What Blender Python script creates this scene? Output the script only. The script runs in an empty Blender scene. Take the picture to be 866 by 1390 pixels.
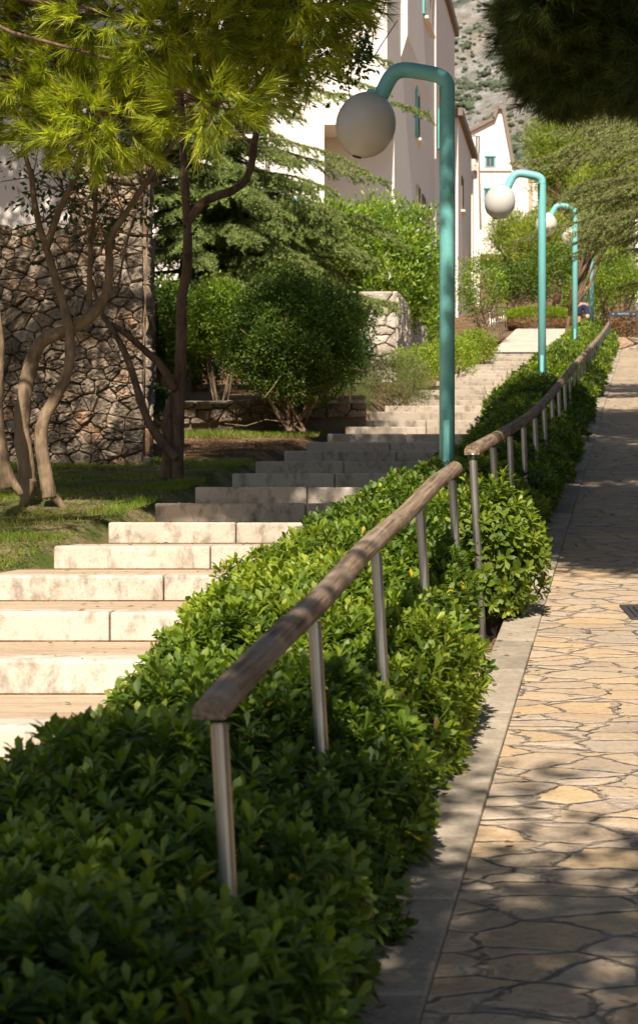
import bpy, math, random
import numpy as np
from mathutils import Vector, noise as mnoise
random.seed(7); RG = np.random.default_rng(11)
sc = bpy.context.scene
COL = sc.collection
R = math.radians
FPX = 3000.0
def P(px, py, d):            # a measured point of the place: image position of a feature and its distance along the view
    return np.array([(px-433)*d/FPX, d, (700-py)*d/FPX])
S = 0.147                    # the stairs, hedge and path all run along this slant
def zp(d):                   # paved ramp level
    return -1.75+.11*d if d < 60 else 4.85+.12*(d-60)
def U(u, d): return u+S*d
STEP0, T1, T2, RIS = 8.4, 1.55, 1.31, .15
def dk(k): return STEP0+T1*k if k <= 14 else STEP0+T1*14-.6+T2*(k-14)+.0
def zk(k): return -.8+RIS*k
KTOP = 30
def zs(d):                   # level of the stairs
    if d < dk(14): return -.875+RIS*(d-STEP0)/T1
    if d < dk(KTOP): return zk(14)-.075+RIS*(d-dk(14))/T2
    return zk(KTOP)+.14*(d-dk(KTOP)) if d < 60 else zk(KTOP)+.14*(60-dk(KTOP))+.115*(d-60)
def uleft(d):
    return -3.9 if d < 28 else (-3.9+.18*(d-28)/7 if d < 35 else -3.72+.29*(d-35)/15.5)

# ------------------------------------------------------------------ objects
def link(o, parent=None):
    COL.objects.link(o)
    if parent: o.parent = parent
    return o
def tag(o, label=None, cat=None, group=None, kind=None):
    if label: o['label'] = label
    if cat: o['category'] = cat
    if group: o['group'] = group
    if kind: o['kind'] = kind
    return o
def thing(name, label, cat, loc=(0,0,0), group=None):
    o = bpy.data.objects.new(name, None); link(o); o.location = [float(c) for c in loc]
    o.empty_display_size = .2
    return tag(o, label, cat, group)
def copy_tree(o, parent=None):
    c = o.copy(); link(c, parent)
    for ch in list(o.children): copy_tree(ch, c)
    return c

class MB:
    """collects batches of vertices and faces, links them as ONE mesh object"""
    def __init__(s): s.V=[]; s.F=[]; s.R=[]; s.M=[]; s.n=0
    def add(s, V, F, rnd=0., mi=0):
        V = np.asarray(V, float).reshape(-1,3)
        s.V.append(V)
        r = np.broadcast_to(np.asarray(rnd, float), (len(V),)); s.R.append(r)
        if isinstance(F, np.ndarray): F=[F]
        for f in F:
            f = np.atleast_2d(np.asarray(f)); s.F.append(f+s.n); s.M.append(np.full(len(f), mi))
        s.n += len(V); return s
    def box(s, x0,x1,y0,y1,z0,z1, rnd=0., mi=0, shear=0.):
        v=[(x,y,z) for z in (z0,z1) for y in (y0,y1) for x in (x0,x1)]
        v=np.array(v,float); v[:,0]+=shear*v[:,1]
        return s.add(v, np.array([(0,2,3,1),(4,5,7,6),(0,1,5,4),(1,3,7,5),(3,2,6,7),(2,0,4,6)]), rnd, mi)
    def prism(s, pts, z0, z1, rnd=0., mi=0):
        n=len(pts); v=[(x,y,z0) for x,y in pts]+[(x,y,z1) for x,y in pts]
        F=[np.array([list(range(n))[::-1]]), np.array([[n+i for i in range(n)]]), np.array([[i,(i+1)%n,n+(i+1)%n,n+i] for i in range(n)])]
        return s.add(v,F,rnd,mi)
    def tube(s, pts, rad, n=8, rnd=0., mi=0, cap=True, rough=0.):
        pts=np.asarray(pts,float); m=len(pts)
        rad=np.broadcast_to(np.asarray(rad,float),(m,))
        t=np.gradient(pts,axis=0); t/=np.linalg.norm(t,axis=1)[:,None]+1e-9
        a=np.array([0,0,1.]) if abs(t[0,2])<.9 else np.array([1.,0,0])
        nn=np.cross(t[0],a); nn/=np.linalg.norm(nn); V=[]
        for i in range(m):
            nn=nn-t[i]*np.dot(nn,t[i]); nn/=np.linalg.norm(nn)+1e-9
            b=np.cross(t[i],nn)
            an=np.arange(n)*2*math.pi/n
            rr=rad[i]*(1+rough*RG.normal(size=n)) if rough else rad[i]*np.ones(n)
            V.append(pts[i]+(np.cos(an)*rr)[:,None]*nn+(np.sin(an)*rr)[:,None]*b)
        V=np.concatenate(V); i=np.arange(m-1)[:,None]*n; j=np.arange(n)[None]; k=(j+1)%n
        F=np.stack([i+j,i+k,i+n+k,i+n+j],-1).reshape(-1,4)
        Fs=[F]
        if cap: Fs+= [np.arange(n)[::-1][None], (np.arange(n)+(m-1)*n)[None]]
        return s.add(V,Fs,rnd,mi)
    def build(s, name, mats, parent=None, smooth=False, loc=None, bevel=0.):
        me=bpy.data.meshes.new(name)
        V=np.concatenate(s.V) if s.V else np.zeros((0,3))
        org=np.zeros(3)
        if parent is not None and loc is None:
            p=parent
            while p is not None: org+=np.array(p.location); p=p.parent
        elif loc is not None: org=np.array(loc,float)
        V=V-org
        tot=sum(f.size for f in s.F); npoly=sum(len(f) for f in s.F)
        me.vertices.add(len(V)); me.vertices.foreach_set('co', V.astype(np.float32).ravel())
        me.loops.add(tot); me.loops.foreach_set('vertex_index', np.concatenate([f.ravel() for f in s.F]).astype(np.int32))
        ls=np.concatenate([np.full(len(f),f.shape[1]) for f in s.F]); st=np.concatenate([[0],np.cumsum(ls)[:-1]])
        me.polygons.add(npoly); me.polygons.foreach_set('loop_start', st.astype(np.int32))
        me.polygons.foreach_set('material_index', np.concatenate(s.M).astype(np.int32))
        me.polygons.foreach_set('use_smooth', np.full(npoly, bool(smooth)))
        at=me.attributes.new('rnd','FLOAT','POINT'); at.data.foreach_set('value', np.concatenate(s.R).astype(np.float32))
        me.update(calc_edges=True)
        if not isinstance(mats,(list,tuple)): mats=[mats]
        for m in mats: me.materials.append(m)
        o=bpy.data.objects.new(name,me); link(o,parent)
        if parent is None: o.location=org
        if bevel:
            b=o.modifiers.new('b','BEVEL'); b.width=bevel; b.segments=2; b.limit_method='ANGLE'
        return o

# ------------------------------------------------------------------ materials
MATS={}
class NT:
    def __init__(s,name):
        s.m=bpy.data.materials.new(name); s.m.use_nodes=True; s.t=s.m.node_tree; s.t.nodes.clear()
        s.out=s.n('ShaderNodeOutputMaterial')
    def n(s,t,**k):
        x=s.t.nodes.new(t)
        for a,b in k.items(): setattr(x,a,b)
        return x
    def l(s,a,b): s.t.links.new(a,b)
    def ramp(s,fac,stops,interp='LINEAR'):
        r=s.n('ShaderNodeValToRGB'); e=r.color_ramp; e.interpolation=interp
        while len(e.elements)<len(stops): e.elements.new(.5)
        for el,(p,c) in zip(e.elements,stops):
            el.position=p; el.color=(c,c,c,1) if not hasattr(c,'__len__') else (*c,1)
        s.l(fac,r.inputs[0]); return r.outputs[0]
    def coord(s,scale=(1,1,1),rot=(0,0,0)):
        g=s.n('ShaderNodeNewGeometry'); mp=s.n('ShaderNodeMapping'); mp.inputs['Scale'].default_value=scale; mp.inputs['Rotation'].default_value=rot
        s.l(g.outputs['Position'],mp.inputs[0]); return mp.outputs[0]
    def noise(s,co,scale,detail=4,rough=.55,dist=0):
        x=s.n('ShaderNodeTexNoise'); x.inputs['Scale'].default_value=scale; x.inputs['Detail'].default_value=detail
        x.inputs['Roughness'].default_value=rough; x.inputs['Distortion'].default_value=dist; s.l(co,x.inputs['Vector']); return x.outputs['Fac']
    def attr(s,name='rnd'):
        a=s.n('ShaderNodeAttribute'); a.attribute_name=name; return a.outputs['Fac']
    def mix(s,f,a,b,mode='MIX'):
        x=s.n('ShaderNodeMix',data_type='RGBA',blend_type=mode)
        for i,v in ((0,f),(6,a),(7,b)):
            if hasattr(v,'node'): s.l(v,x.inputs[i])
            elif i==0: x.inputs[0].default_value=v
            else: x.inputs[i].default_value=(*v,1) if len(v)==3 else v
        return x.outputs[2]
    def math(s,op,a,b=0.):
        x=s.n('ShaderNodeMath',operation=op)
        for i,v in ((0,a),(1,b)):
            if hasattr(v,'node'): s.l(v,x.inputs[i])
            else: x.inputs[i].default_value=v
        return x.outputs[0]
    def bump(s,h,dist,strength=1.):
        b=s.n('ShaderNodeBump'); b.inputs['Distance'].default_value=dist; b.inputs['Strength'].default_value=strength; s.l(h,b.inputs['Height']); return b.outputs[0]
    def pri(s,col,rough=.8,metal=0.,spec=.5,normal=None,coat=0.):
        p=s.n('ShaderNodeBsdfPrincipled')
        if hasattr(col,'node'): s.l(col,p.inputs['Base Color'])
        else: p.inputs['Base Color'].default_value=(*col,1)
        if hasattr(rough,'node'): s.l(rough,p.inputs['Roughness'])
        else: p.inputs['Roughness'].default_value=rough
        p.inputs['Metallic'].default_value=metal; p.inputs['Specular IOR Level'].default_value=spec
        p.inputs['Coat Weight'].default_value=coat
        if normal is not None: s.l(normal,p.inputs['Normal'])
        return p.outputs[0]
    def end(s,sh): s.l(sh,s.out.inputs[0]); return s.m

def leaf_mat(name, stops, trans=.3, rough=.4, spec=.4, tcol=1.5):
    t=NT(name); c=t.ramp(t.attr(),stops)
    nz=t.ramp(t.noise(t.coord(),1.6,2),[(.3,.7),(.75,1.2)])
    c=t.mix(1.,c,nz,'MULTIPLY')
    p=t.pri(c,rough,spec=spec)
    tr=t.n('ShaderNodeBsdfTranslucent'); tc=t.mix(1.,c,(tcol*1.1,tcol*1.15,tcol*.35),'MULTIPLY'); t.l(tc,tr.inputs[0])
    m=t.n('ShaderNodeMixShader'); m.inputs[0].default_value=trans; t.l(p,m.inputs[1]); t.l(tr.outputs[0],m.inputs[2])
    return t.end(m.outputs[0])
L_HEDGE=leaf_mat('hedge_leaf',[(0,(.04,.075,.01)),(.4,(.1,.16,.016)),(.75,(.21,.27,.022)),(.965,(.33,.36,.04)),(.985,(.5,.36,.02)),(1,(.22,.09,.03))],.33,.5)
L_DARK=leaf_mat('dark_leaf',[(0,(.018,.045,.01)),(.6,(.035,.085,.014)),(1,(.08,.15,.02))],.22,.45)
L_BALL=leaf_mat('round_shrub_leaf',[(0,(.04,.075,.008)),(.6,(.09,.15,.012)),(1,(.18,.24,.02))],.32,.5)
L_YEL=leaf_mat('yellow_green_leaf',[(0,(.12,.2,.015)),(.5,(.24,.32,.025)),(1,(.38,.42,.04))],.35,.45)
L_LAUREL=leaf_mat('laurel_leaf',[(0,(.06,.12,.012)),(.45,(.15,.24,.02)),(.8,(.28,.36,.035)),(1,(.38,.42,.06))],.32,.35)
L_GREY=leaf_mat('grey_green_leaf',[(0,(.09,.12,.035)),(.6,(.17,.2,.055)),(1,(.3,.3,.1))],.25,.6)
L_PINE=leaf_mat('pine_needle',[(0,(.07,.11,.012)),(.4,(.32,.38,.03)),(.85,(.64,.65,.06)),(1,(.32,.2,.07))],.4,.45,.3)
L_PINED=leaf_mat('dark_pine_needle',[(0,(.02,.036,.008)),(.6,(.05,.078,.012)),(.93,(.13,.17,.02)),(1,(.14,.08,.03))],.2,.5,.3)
L_CEDAR=leaf_mat('cedar_needle',[(0,(.09,.14,.035)),(.5,(.22,.29,.08)),(1,(.4,.44,.15))],.2,.55,.3)
L_CEDARP=leaf_mat('pale_cedar_needle',[(0,(.13,.16,.05)),(.5,(.25,.29,.1)),(1,(.42,.44,.18))],.25,.55,.3)
L_FAR=leaf_mat('far_pine_needle',[(0,(.12,.18,.02)),(.5,(.25,.31,.04)),(1,(.42,.44,.07))],.3,.6,.2)
L_GRASS=leaf_mat('grass_blade',[(0,(.08,.15,.015)),(.55,(.17,.25,.025)),(.85,(.28,.3,.05)),(1,(.4,.32,.14))],.35,.6,.2)
L_DRY=leaf_mat('dry_twig_leaf',[(0,(.16,.08,.035)),(1,(.36,.22,.11))],.1,.8,.1)

def bark(name,c1,c2,scale=8):
    t=NT(name); co=t.coord((1,1,.25)); n=t.noise(co,scale*3,6,.65,.6); n2=t.noise(t.coord(),scale*.6,3)
    c=t.mix(t.ramp(n,[(.35,0.),(.65,1.)]),c1,c2); c=t.mix(t.ramp(n2,[(.4,0.),(.6,.5)]),c,[x*1.35 for x in c2])
    return t.end(t.pri(c,.9,spec=.2,normal=t.bump(n,.02,.9)))
B_TAN=bark('tan_bark',(.12,.078,.045),(.27,.19,.12))
B_BROWN=bark('brown_bark',(.07,.042,.026),(.19,.12,.075))
B_TWIG=bark('twig_bark',(.12,.08,.05),(.28,.2,.13))

def mk_stone_step():
    t=NT('cut_stone'); co=t.coord(); n=t.noise(co,3,5,.6); f=t.noise(co,60,5,.7); st=t.noise(t.coord((1,1,.6)),9,5,.7,.3)
    c=t.mix(t.ramp(n,[(.3,0.),(.7,1.)]),(.52,.445,.36),(.64,.565,.47))
    c=t.mix(t.ramp(st,[(.5,0.),(.66,.7)]),c,(.2,.165,.125))
    c=t.mix(t.ramp(f,[(.56,0.),(.72,.5)]),c,(.17,.14,.11))
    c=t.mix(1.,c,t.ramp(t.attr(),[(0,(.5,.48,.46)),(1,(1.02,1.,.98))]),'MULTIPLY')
    return t.end(t.pri(c,.85,spec=.2,normal=t.bump(f,.006,.8)))
def mk_tread():
    t=NT('tan_tread_stone'); co=t.coord((.6,2.2,1)); n=t.noise(co,2.2,6,.6,1.2); v=t.noise(t.coord((.35,3.2,1)),4,5,.6,2.)
    c=t.mix(t.ramp(n,[(.35,0.),(.65,1.)]),(.42,.3,.19),(.54,.42,.29)); c=t.mix(t.ramp(v,[(.47,0.),(.5,.75),(.53,0.)]),c,(.2,.13,.08))
    return t.end(t.pri(c,.85,spec=.2,normal=t.bump(v,.01,.6)))
def mk_path():
    t=NT('flagstone_paving'); co=t.coord((.9,1.35,0))
    d=t.n('ShaderNodeTexNoise'); d.inputs['Scale'].default_value=7.; d.inputs['Detail'].default_value=4; t.l(co,d.inputs[0])
    ad=t.n('ShaderNodeVectorMath',operation='MULTIPLY_ADD'); t.l(d.outputs['Color'],ad.inputs[0]); ad.inputs[1].default_value=(.13,.13,0); t.l(co,ad.inputs[2])
    v=t.n('ShaderNodeTexVoronoi',feature='DISTANCE_TO_EDGE'); v.inputs['Scale'].default_value=4.3; v.inputs['Randomness'].default_value=.95; t.l(ad.outputs[0],v.inputs['Vector'])
    vc=t.n('ShaderNodeTexVoronoi',feature='F1'); vc.inputs['Scale'].default_value=4.3; vc.inputs['Randomness'].default_value=.95; t.l(ad.outputs[0],vc.inputs['Vector'])
    sep=t.n('ShaderNodeSeparateColor'); t.l(vc.outputs['Color'],sep.inputs[0])
    c=t.ramp(sep.outputs[0],[(0,(.36,.29,.22)),(.3,(.48,.375,.26)),(.5,(.55,.385,.21)),(.75,(.42,.35,.28)),(1,(.54,.42,.28))])
    n=t.noise(t.coord(),5,6,.65,.5); fn=t.noise(t.coord(),45,4,.7)
    c=t.mix(t.ramp(n,[(.35,0.),(.62,.6)]),c,(.46,.31,.17)); c=t.mix(t.ramp(fn,[(.5,0.),(.75,.6)]),c,(.17,.125,.085))
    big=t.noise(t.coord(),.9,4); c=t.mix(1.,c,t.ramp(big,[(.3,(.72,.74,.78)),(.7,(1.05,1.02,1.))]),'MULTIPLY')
    wide=t.ramp(v.outputs['Distance'],[(.03,1.),(.1,0.)]); c=t.mix(t.math('MULTIPLY',wide,.6),c,(.46,.37,.29))
    jw=t.math('ADD',v.outputs['Distance'],t.math('MULTIPLY',t.math('SUBTRACT',n,.5),.11))
    line=t.math('MULTIPLY',t.ramp(jw,[(0.,1.),(.015,0.)]),t.ramp(t.noise(t.coord(),2.6,3),[(.42,.12),(.56,1.)])); c=t.mix(t.math('MULTIPLY',line,.75),c,(.06,.042,.03))
    h=t.math('ADD',t.ramp(jw,[(0.,0.),(.06,1.)]),t.math('ADD',t.math('MULTIPLY',n,.9),t.math('MULTIPLY',fn,.25)))
    return t.end(t.pri(c,.8,spec=.25,normal=t.bump(h,.03,1.)))
def mk_kerb():
    t=NT('kerb_stone'); n=t.noise(t.coord(),5,6,.7,.4); f=t.noise(t.coord(),50,4,.7)
    c=t.mix(t.ramp(n,[(.3,0.),(.7,1.)]),(.27,.215,.16),(.5,.42,.32)); c=t.mix(t.ramp(f,[(.5,0.),(.75,.6)]),c,(.15,.12,.09))
    c=t.mix(1.,c,t.ramp(t.attr(),[(0,.62),(1,1.05)]),'MULTIPLY')
    return t.end(t.pri(c,.85,spec=.2,normal=t.bump(t.math('ADD',n,f),.008,.8)))
def mk_ground():
    t=NT('garden_soil'); n=t.noise(t.coord(),1.6,5,.6); f=t.noise(t.coord(),30,5,.75)
    c=t.mix(t.ramp(n,[(.42,0.),(.6,1.)]),(.16,.085,.045),(.3,.2,.11)); c=t.mix(t.ramp(f,[(.4,0.),(.7,.8)]),c,(.075,.042,.025))
    return t.end(t.pri(c,.95,spec=.1,normal=t.bump(f,.03,1.)))
def mk_lawn():
    t=NT('lawn_ground'); n=t.noise(t.coord(),2.3,5,.6); f=t.noise(t.coord(),40,5,.75)
    c=t.mix(t.ramp(n,[(.4,0.),(.6,1.)]),(.1,.14,.025),(.33,.25,.13)); c=t.mix(t.ramp(f,[(.4,0.),(.7,.8)]),c,(.07,.06,.02))
    return t.end(t.pri(c,.95,spec=.1,normal=t.bump(f,.03,1.)))
def mk_rubble(name,stops,rough=.85,sc_=1.):
    t=NT(name); n=t.noise(t.coord(),7*sc_,6,.65,.4); f=t.noise(t.coord(),45*sc_,4,.7)
    c=t.ramp(t.attr(),stops); c=t.mix(t.ramp(n,[(.35,0.),(.65,.6)]),c,(.3,.24,.18)); c=t.mix(t.ramp(f,[(.5,0.),(.75,.5)]),c,(.09,.065,.045))
    return t.end(t.pri(c,rough,spec=.2,normal=t.bump(t.math('ADD',t.math('MULTIPLY',n,2.),f),.02,.9)))
def mk_flat(name,c,rough=.8,metal=0.,spec=.4,var=.12,vs=3.,bump=0.,coat=0.):
    t=NT(name); n=t.noise(t.coord(),vs,5,.6)
    cc=t.mix(t.ramp(n,[(.3,0.),(.7,1.)]),[x*(1-var) for x in c],[min(1,x*(1+var)) for x in c])
    return t.end(t.pri(cc,rough,metal,spec,t.bump(t.noise(t.coord(),vs*12,4),bump,.8) if bump else None,coat))
def mk_plaster():
    t=NT('cream_plaster'); n=t.noise(t.coord((1,1,.3)),1.2,5,.6); f=t.noise(t.coord(),30,3)
    c=t.mix(t.ramp(n,[(.3,0.),(.75,1.)]),(.78,.69,.6),(.83,.75,.66)); return t.end(t.pri(c,.9,spec=.1,normal=t.bump(f,.004,.5)))
def mk_wood():
    t=NT('weathered_rail_wood')
    g=t.n('ShaderNodeNewGeometry'); sp=t.n('ShaderNodeSeparateXYZ'); t.l(g.outputs['Position'],sp.inputs[0]); m2=t.n('ShaderNodeCombineXYZ'); y=sp.outputs[1]
    t.l(t.math('MULTIPLY',t.math('SUBTRACT',sp.outputs[0],t.math('MULTIPLY',y,S)),70.),m2.inputs[0]); t.l(t.math('MULTIPLY',y,1.6),m2.inputs[1]); t.l(t.math('MULTIPLY',t.math('SUBTRACT',sp.outputs[2],t.math('MULTIPLY',y,.11)),70.),m2.inputs[2])
    n=t.noise(m2.outputs[0],1.,6,.65,.5); b=t.noise(t.coord(),3.5,4); f=t.noise(t.coord(),60,3)
    c=t.mix(t.ramp(n,[(.36,0.),(.62,1.)]),(.1,.064,.038),(.33,.235,.155)); c=t.mix(t.ramp(b,[(.5,0.),(.62,.55)]),c,(.36,.28,.21)); c=t.mix(t.ramp(f,[(.6,0.),(.7,.4)]),c,(.08,.055,.04))
    return t.end(t.pri(c,.8,spec=.25,normal=t.bump(n,.01,.9)))
def mk_lamp():
    t=NT('turquoise_paint'); n=t.noise(t.coord((1,1,.4)),9,5,.6); f=t.noise(t.coord(),40,4,.7)
    c=t.mix(t.ramp(n,[(.3,0.),(.7,1.)]),(.16,.45,.42),(.2,.51,.485)); c=t.mix(t.ramp(f,[(.6,0.),(.7,.6)]),c,(.06,.17,.14)); st=t.noise(t.coord((1,1,.12)),26,5,.7); c=t.mix(t.ramp(st,[(.56,0.),(.72,.45)]),c,(.2,.36,.3))
    return t.end(t.pri(c,.42,spec=.5,normal=t.bump(n,.002,.4)))
def mk_globe():
    t=NT('opal_globe'); n=t.noise(t.coord(),4,3)
    c=t.mix(t.ramp(n,[(.3,0.),(.7,1.)]),(.6,.56,.49),(.66,.62,.55))
    p=t.pri(c,.28,spec=.5); tr=t.n('ShaderNodeBsdfTranslucent'); tr.inputs[0].default_value=(.75,.72,.66,1)
    m=t.n('ShaderNodeMixShader'); m.inputs[0].default_value=.18; t.l(p,m.inputs[1]); t.l(tr.outputs[0],m.inputs[2]); return t.end(m.outputs[0])
def mk_rock():
    t=NT('limestone_mountain'); co=t.coord(); a=t.noise(co,.014,8,.62,.3); b=t.noise(co,.2,10,.75,.6); v=t.noise(co,.045,6,.6,.4)
    c=t.mix(t.ramp(b,[(.36,0.),(.6,1.)]),(.2,.185,.16),(.5,.47,.425)); c=t.mix(t.ramp(a,[(.46,0.),(.5,.5),(.52,0.)]),c,(.36,.26,.18))
    veg=t.math('ADD',v,t.math('MULTIPLY',b,.35)); c=t.mix(t.ramp(veg,[(.74,0.),(.79,.85)]),c,(.085,.105,.07))
    return t.end(t.pri(c,.95,spec=.05,normal=t.bump(b,5.,1.)))
STONE=mk_stone_step(); TREAD=mk_tread(); PATH=mk_path(); KERB=mk_kerb(); SOIL=mk_ground(); LAWN=mk_lawn(); PLASTER=mk_plaster()
WOOD=mk_wood(); LAMP=mk_lamp(); GLOBE=mk_globe(); ROCK=mk_rock()
RUBBLE=mk_rubble('rubble_stone',[(0,(.2,.145,.1)),(.35,(.34,.255,.18)),(.65,(.44,.35,.26)),(.84,(.43,.24,.13)),(1,(.56,.46,.35))])
PALER=mk_rubble('pale_rubble_stone',[(0,(.48,.41,.32)),(.5,(.6,.53,.43)),(1,(.68,.6,.5))])
MORTAR=mk_flat('dark_mortar',(.13,.095,.065),.95,bump=.01)
MORTARP=mk_flat('pale_mortar',(.24,.18,.13),.95,bump=.01)
STEEL=mk_flat('brushed_steel',(.42,.38,.33),.36,.95,.5,.15,8)
SHUT=mk_flat('teal_shutter_paint',(.12,.42,.4),.5,bump=.002); GLASS=mk_flat('window_glass',(.05,.07,.08),.1,0,.8)
ROOFM=mk_flat('brown_roof_edge',(.2,.145,.11),.8,bump=.01,vs=6); ROOFT=mk_flat('roof_tile',(.36,.22,.16),.85,bump=.02,vs=5)
IRON=mk_flat('dark_iron',(.07,.065,.06),.55,.6,.4); SIGNM=mk_flat('navy_sign_paint',(.02,.03,.05),.5); WHITE=mk_flat('white_lettering',(.45,.47,.5),.6)
POT=mk_flat('black_plastic_pot',(.03,.025,.025),.55); CONC=mk_flat('pale_paving',(.5,.42,.34),.85,bump=.005,vs=2,var=.16)

# ------------------------------------------------------------------ leaf tools
def nrm(a): return a/(np.linalg.norm(a,axis=-1,keepdims=True)+1e-9)
def rdir(n): return nrm(RG.normal(size=(n,3)))
LEAF8=(np.array([(0,0,0),(-.13,.35,.035),(0,.38,0),(.13,.35,.035),(-.2,.72,.03),(0,.75,-.015),(.2,.72,.03),(0,1,-.07)],float),
       np.array([(0,2,1),(0,3,2),(1,2,4),(2,5,4),(2,3,5),(3,6,5),(4,5,7),(5,6,7)]))
LEAF4=(np.array([(0,0,0),(-.24,.5,.05),(0,1,-.04),(.24,.5,.05)],float), np.array([(0,2,1),(0,3,2)]))
LEAFQ=(np.array([(0,0,0),(-.26,.55,.03),(0,1,0),(.26,.55,.03)],float), np.array([(0,3,2,1)]))
NEED=(np.array([(-.5,0,0),(.5,0,0),(0,1,0)],float), np.array([(0,1,2)]))
def emit(mb, tpl, pos, t, nn, scl, rnd, wid=None):
    tV,tF=tpl; n=len(pos); t=nrm(t); s_=nrm(np.cross(t,nn)); n2=np.cross(s_,t)
    scl=np.broadcast_to(scl,(n,)); w=scl if wid is None else np.broadcast_to(wid,(n,))
    V=pos[:,None]+tV[None,:,0:1]*(s_*w[:,None])[:,None]+tV[None,:,1:2]*(t*scl[:,None])[:,None]+tV[None,:,2:3]*(n2*scl[:,None])[:,None]
    F=tF[None]+(np.arange(n)*len(tV))[:,None,None]
    mb.add(V.reshape(-1,3), F.reshape(-1,tF.shape[1]), np.repeat(np.broadcast_to(rnd,(n,)),len(tV)))
def frame(a):
    h=np.where(np.abs(a[:,2:3])<.9, np.array([[0,0,1.]]), np.array([[1.,0,0]])); e1=nrm(np.cross(a,h)); return e1, np.cross(a,e1)
def rosettes(mb, pos, axis, size, nl=8, tpl=LEAF8, rb=None):
    """whorls of leaves at shoot tips"""
    axis=nrm(axis); e1,e2=frame(axis); n=len(pos); size=np.broadcast_to(size,(n,))
    rb=RG.random(n) if rb is None else rb; off=RG.random(n)*6.28
    for j in range(nl):
        ph=off+j*2.4; el=R(5)+R(65)*(j/nl)+RG.normal(0,.16,n)
        rad=np.cos(ph)[:,None]*e1+np.sin(ph)[:,None]*e2
        t=np.cos(el)[:,None]*rad+np.sin(el)[:,None]*axis; nn=-np.sin(el)[:,None]*rad+np.cos(el)[:,None]*axis
        L=size*(1.-.35*j/nl)*RG.uniform(.8,1.2,n)
        r=np.clip(rb*.6+.28*j/nl+RG.normal(0,.09,n),0,.955); r=np.where(RG.random(n)<.006,.985,r)
        emit(mb,tpl,pos+axis*(j*.06*size)[:,None],t,nn+.2*rdir(n),L,r)
def vnoise(p, s): 
    return np.array([mnoise.noise(Vector((float(a)*s,float(b)*s,float(c)*s))) for a,b,c in p])
def clump_leaves(mb, centers, crad, per, size, tpl=LEAF4, bias=(0,0,.25), flat=1., aspect=1., rb0=0., rbs=1.):
    """leaves around clump centres, facing outward"""
    m=len(centers); crad=np.broadcast_to(crad,(m,)); n=m*per
    d=rdir(n); d[:,2]*=flat; c=np.repeat(centers,per,0); rr=np.repeat(crad,per)*RG.uniform(.25,1.,n)**.6
    pos=c+d*rr[:,None]; t=nrm(d+.8*rdir(n)+np.array(bias)); nn=nrm(d+np.array([0,0,.6])+.5*rdir(n))
    rb=np.repeat(RG.random(m),per); r=np.clip(rb0+rbs*(.5*rb+.5*RG.random(n)),0,1)
    s=size*RG.uniform(.65,1.25,n); emit(mb,tpl,pos,t,nn,s,r,s*aspect)
def shell(center, rad, m, inner=.55, zmin=-1., lump=.18):
    d=rdir(int(m*1.6)); d=d[d[:,2]>zmin][:m]; r=RG.uniform(inner,1.,len(d))**.7
    ln=1+lump*vnoise(d*1.0+np.array(center)[None]*3.1,2.2)*2
    return np.array(center)+d*(r*ln)[:,None]*np.array(rad)
def brushes(mb, base, ax, length, nneed, nl, wid, spread=.8, rb=None):
    """pine shoots: needles along the last stretch of a twig"""
    n=len(base)*nneed; ax=nrm(ax); b=np.repeat(base,nneed,0); a=np.repeat(ax,nneed,0)
    p=b+a*(RG.random(n)*length)[:,None]; d=rdir(n); d=nrm(d-a*(d*a).sum(1)[:,None]); t=nrm(a*RG.uniform(.45,1.2,n)[:,None]+d*spread+np.array([0,0,-.1]))
    rb=np.repeat(RG.random(len(base)) if rb is None else rb,nneed); r=np.clip(rb*.55+.4*RG.random(n),0,.95); r=np.where(RG.random(n)<.05,1.,r)
    emit(mb,NEED,p,t,rdir(n),nl*RG.uniform(.7,1.15,n),r,wid)
def curve(p0,p1,n=8,sag=0.,wob=0.):
    p0=np.array(p0,float); p1=np.array(p1,float); L=np.linalg.norm(p1-p0); t=np.linspace(0,1,n)[:,None]
    q=p0+(p1-p0)*t; q[:,2]-=sag*4*(t*(1-t))[:,0]
    if wob:
        w=RG.normal(size=(n,3)); w=np.cumsum(w,0); w-=w[0]+(w[-1]-w[0])*t; q+=w*wob*L/n
    return q
def smooth(pts, k=3):
    pts=np.asarray(pts,float)
    for _ in range(k):
        q=[pts[0]]
        for a,b in zip(pts[:-1],pts[1:]): q+=[a*.75+b*.25,a*.25+b*.75]
        q.append(pts[-1]); pts=np.array(q)
    return pts
def limb(mb, pts, r0, r1, k=2, n=9, rough=.06, rnd=0.):
    p=smooth(pts,k); t=np.linspace(0,1,len(p)); mb.tube(p, r0*(1-t)+r1*t, n, rnd, rough=rough); return p
def grow(mb, p, d, L, r, lev, tips, spread=.7, up=.25, kids=3):
    p=np.array(p,float); d=nrm(np.array(d,float)); q=[p]; k=5
    for i in range(k):
        d=nrm(d+.22*RG.normal(size=3)+np.array([0,0,up*.3])); q.append(q[-1]+d*L/k)
    q=np.array(q); mb.tube(q,np.linspace(r,r*.6,len(q)),max(4,4+lev*2),rough=.04)
    if lev==0: tips.append(q[-1]); tips.append(q[-2]); return
    for c in range(kids):
        j=len(q)-1 if c==0 else random.randint(2,len(q)-1)
        grow(mb,q[j],d+spread*RG.normal(size=3)+np.array([0,0,up]),L*random.uniform(.6,.85),r*.6,lev-1,tips,spread,up,kids)

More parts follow.
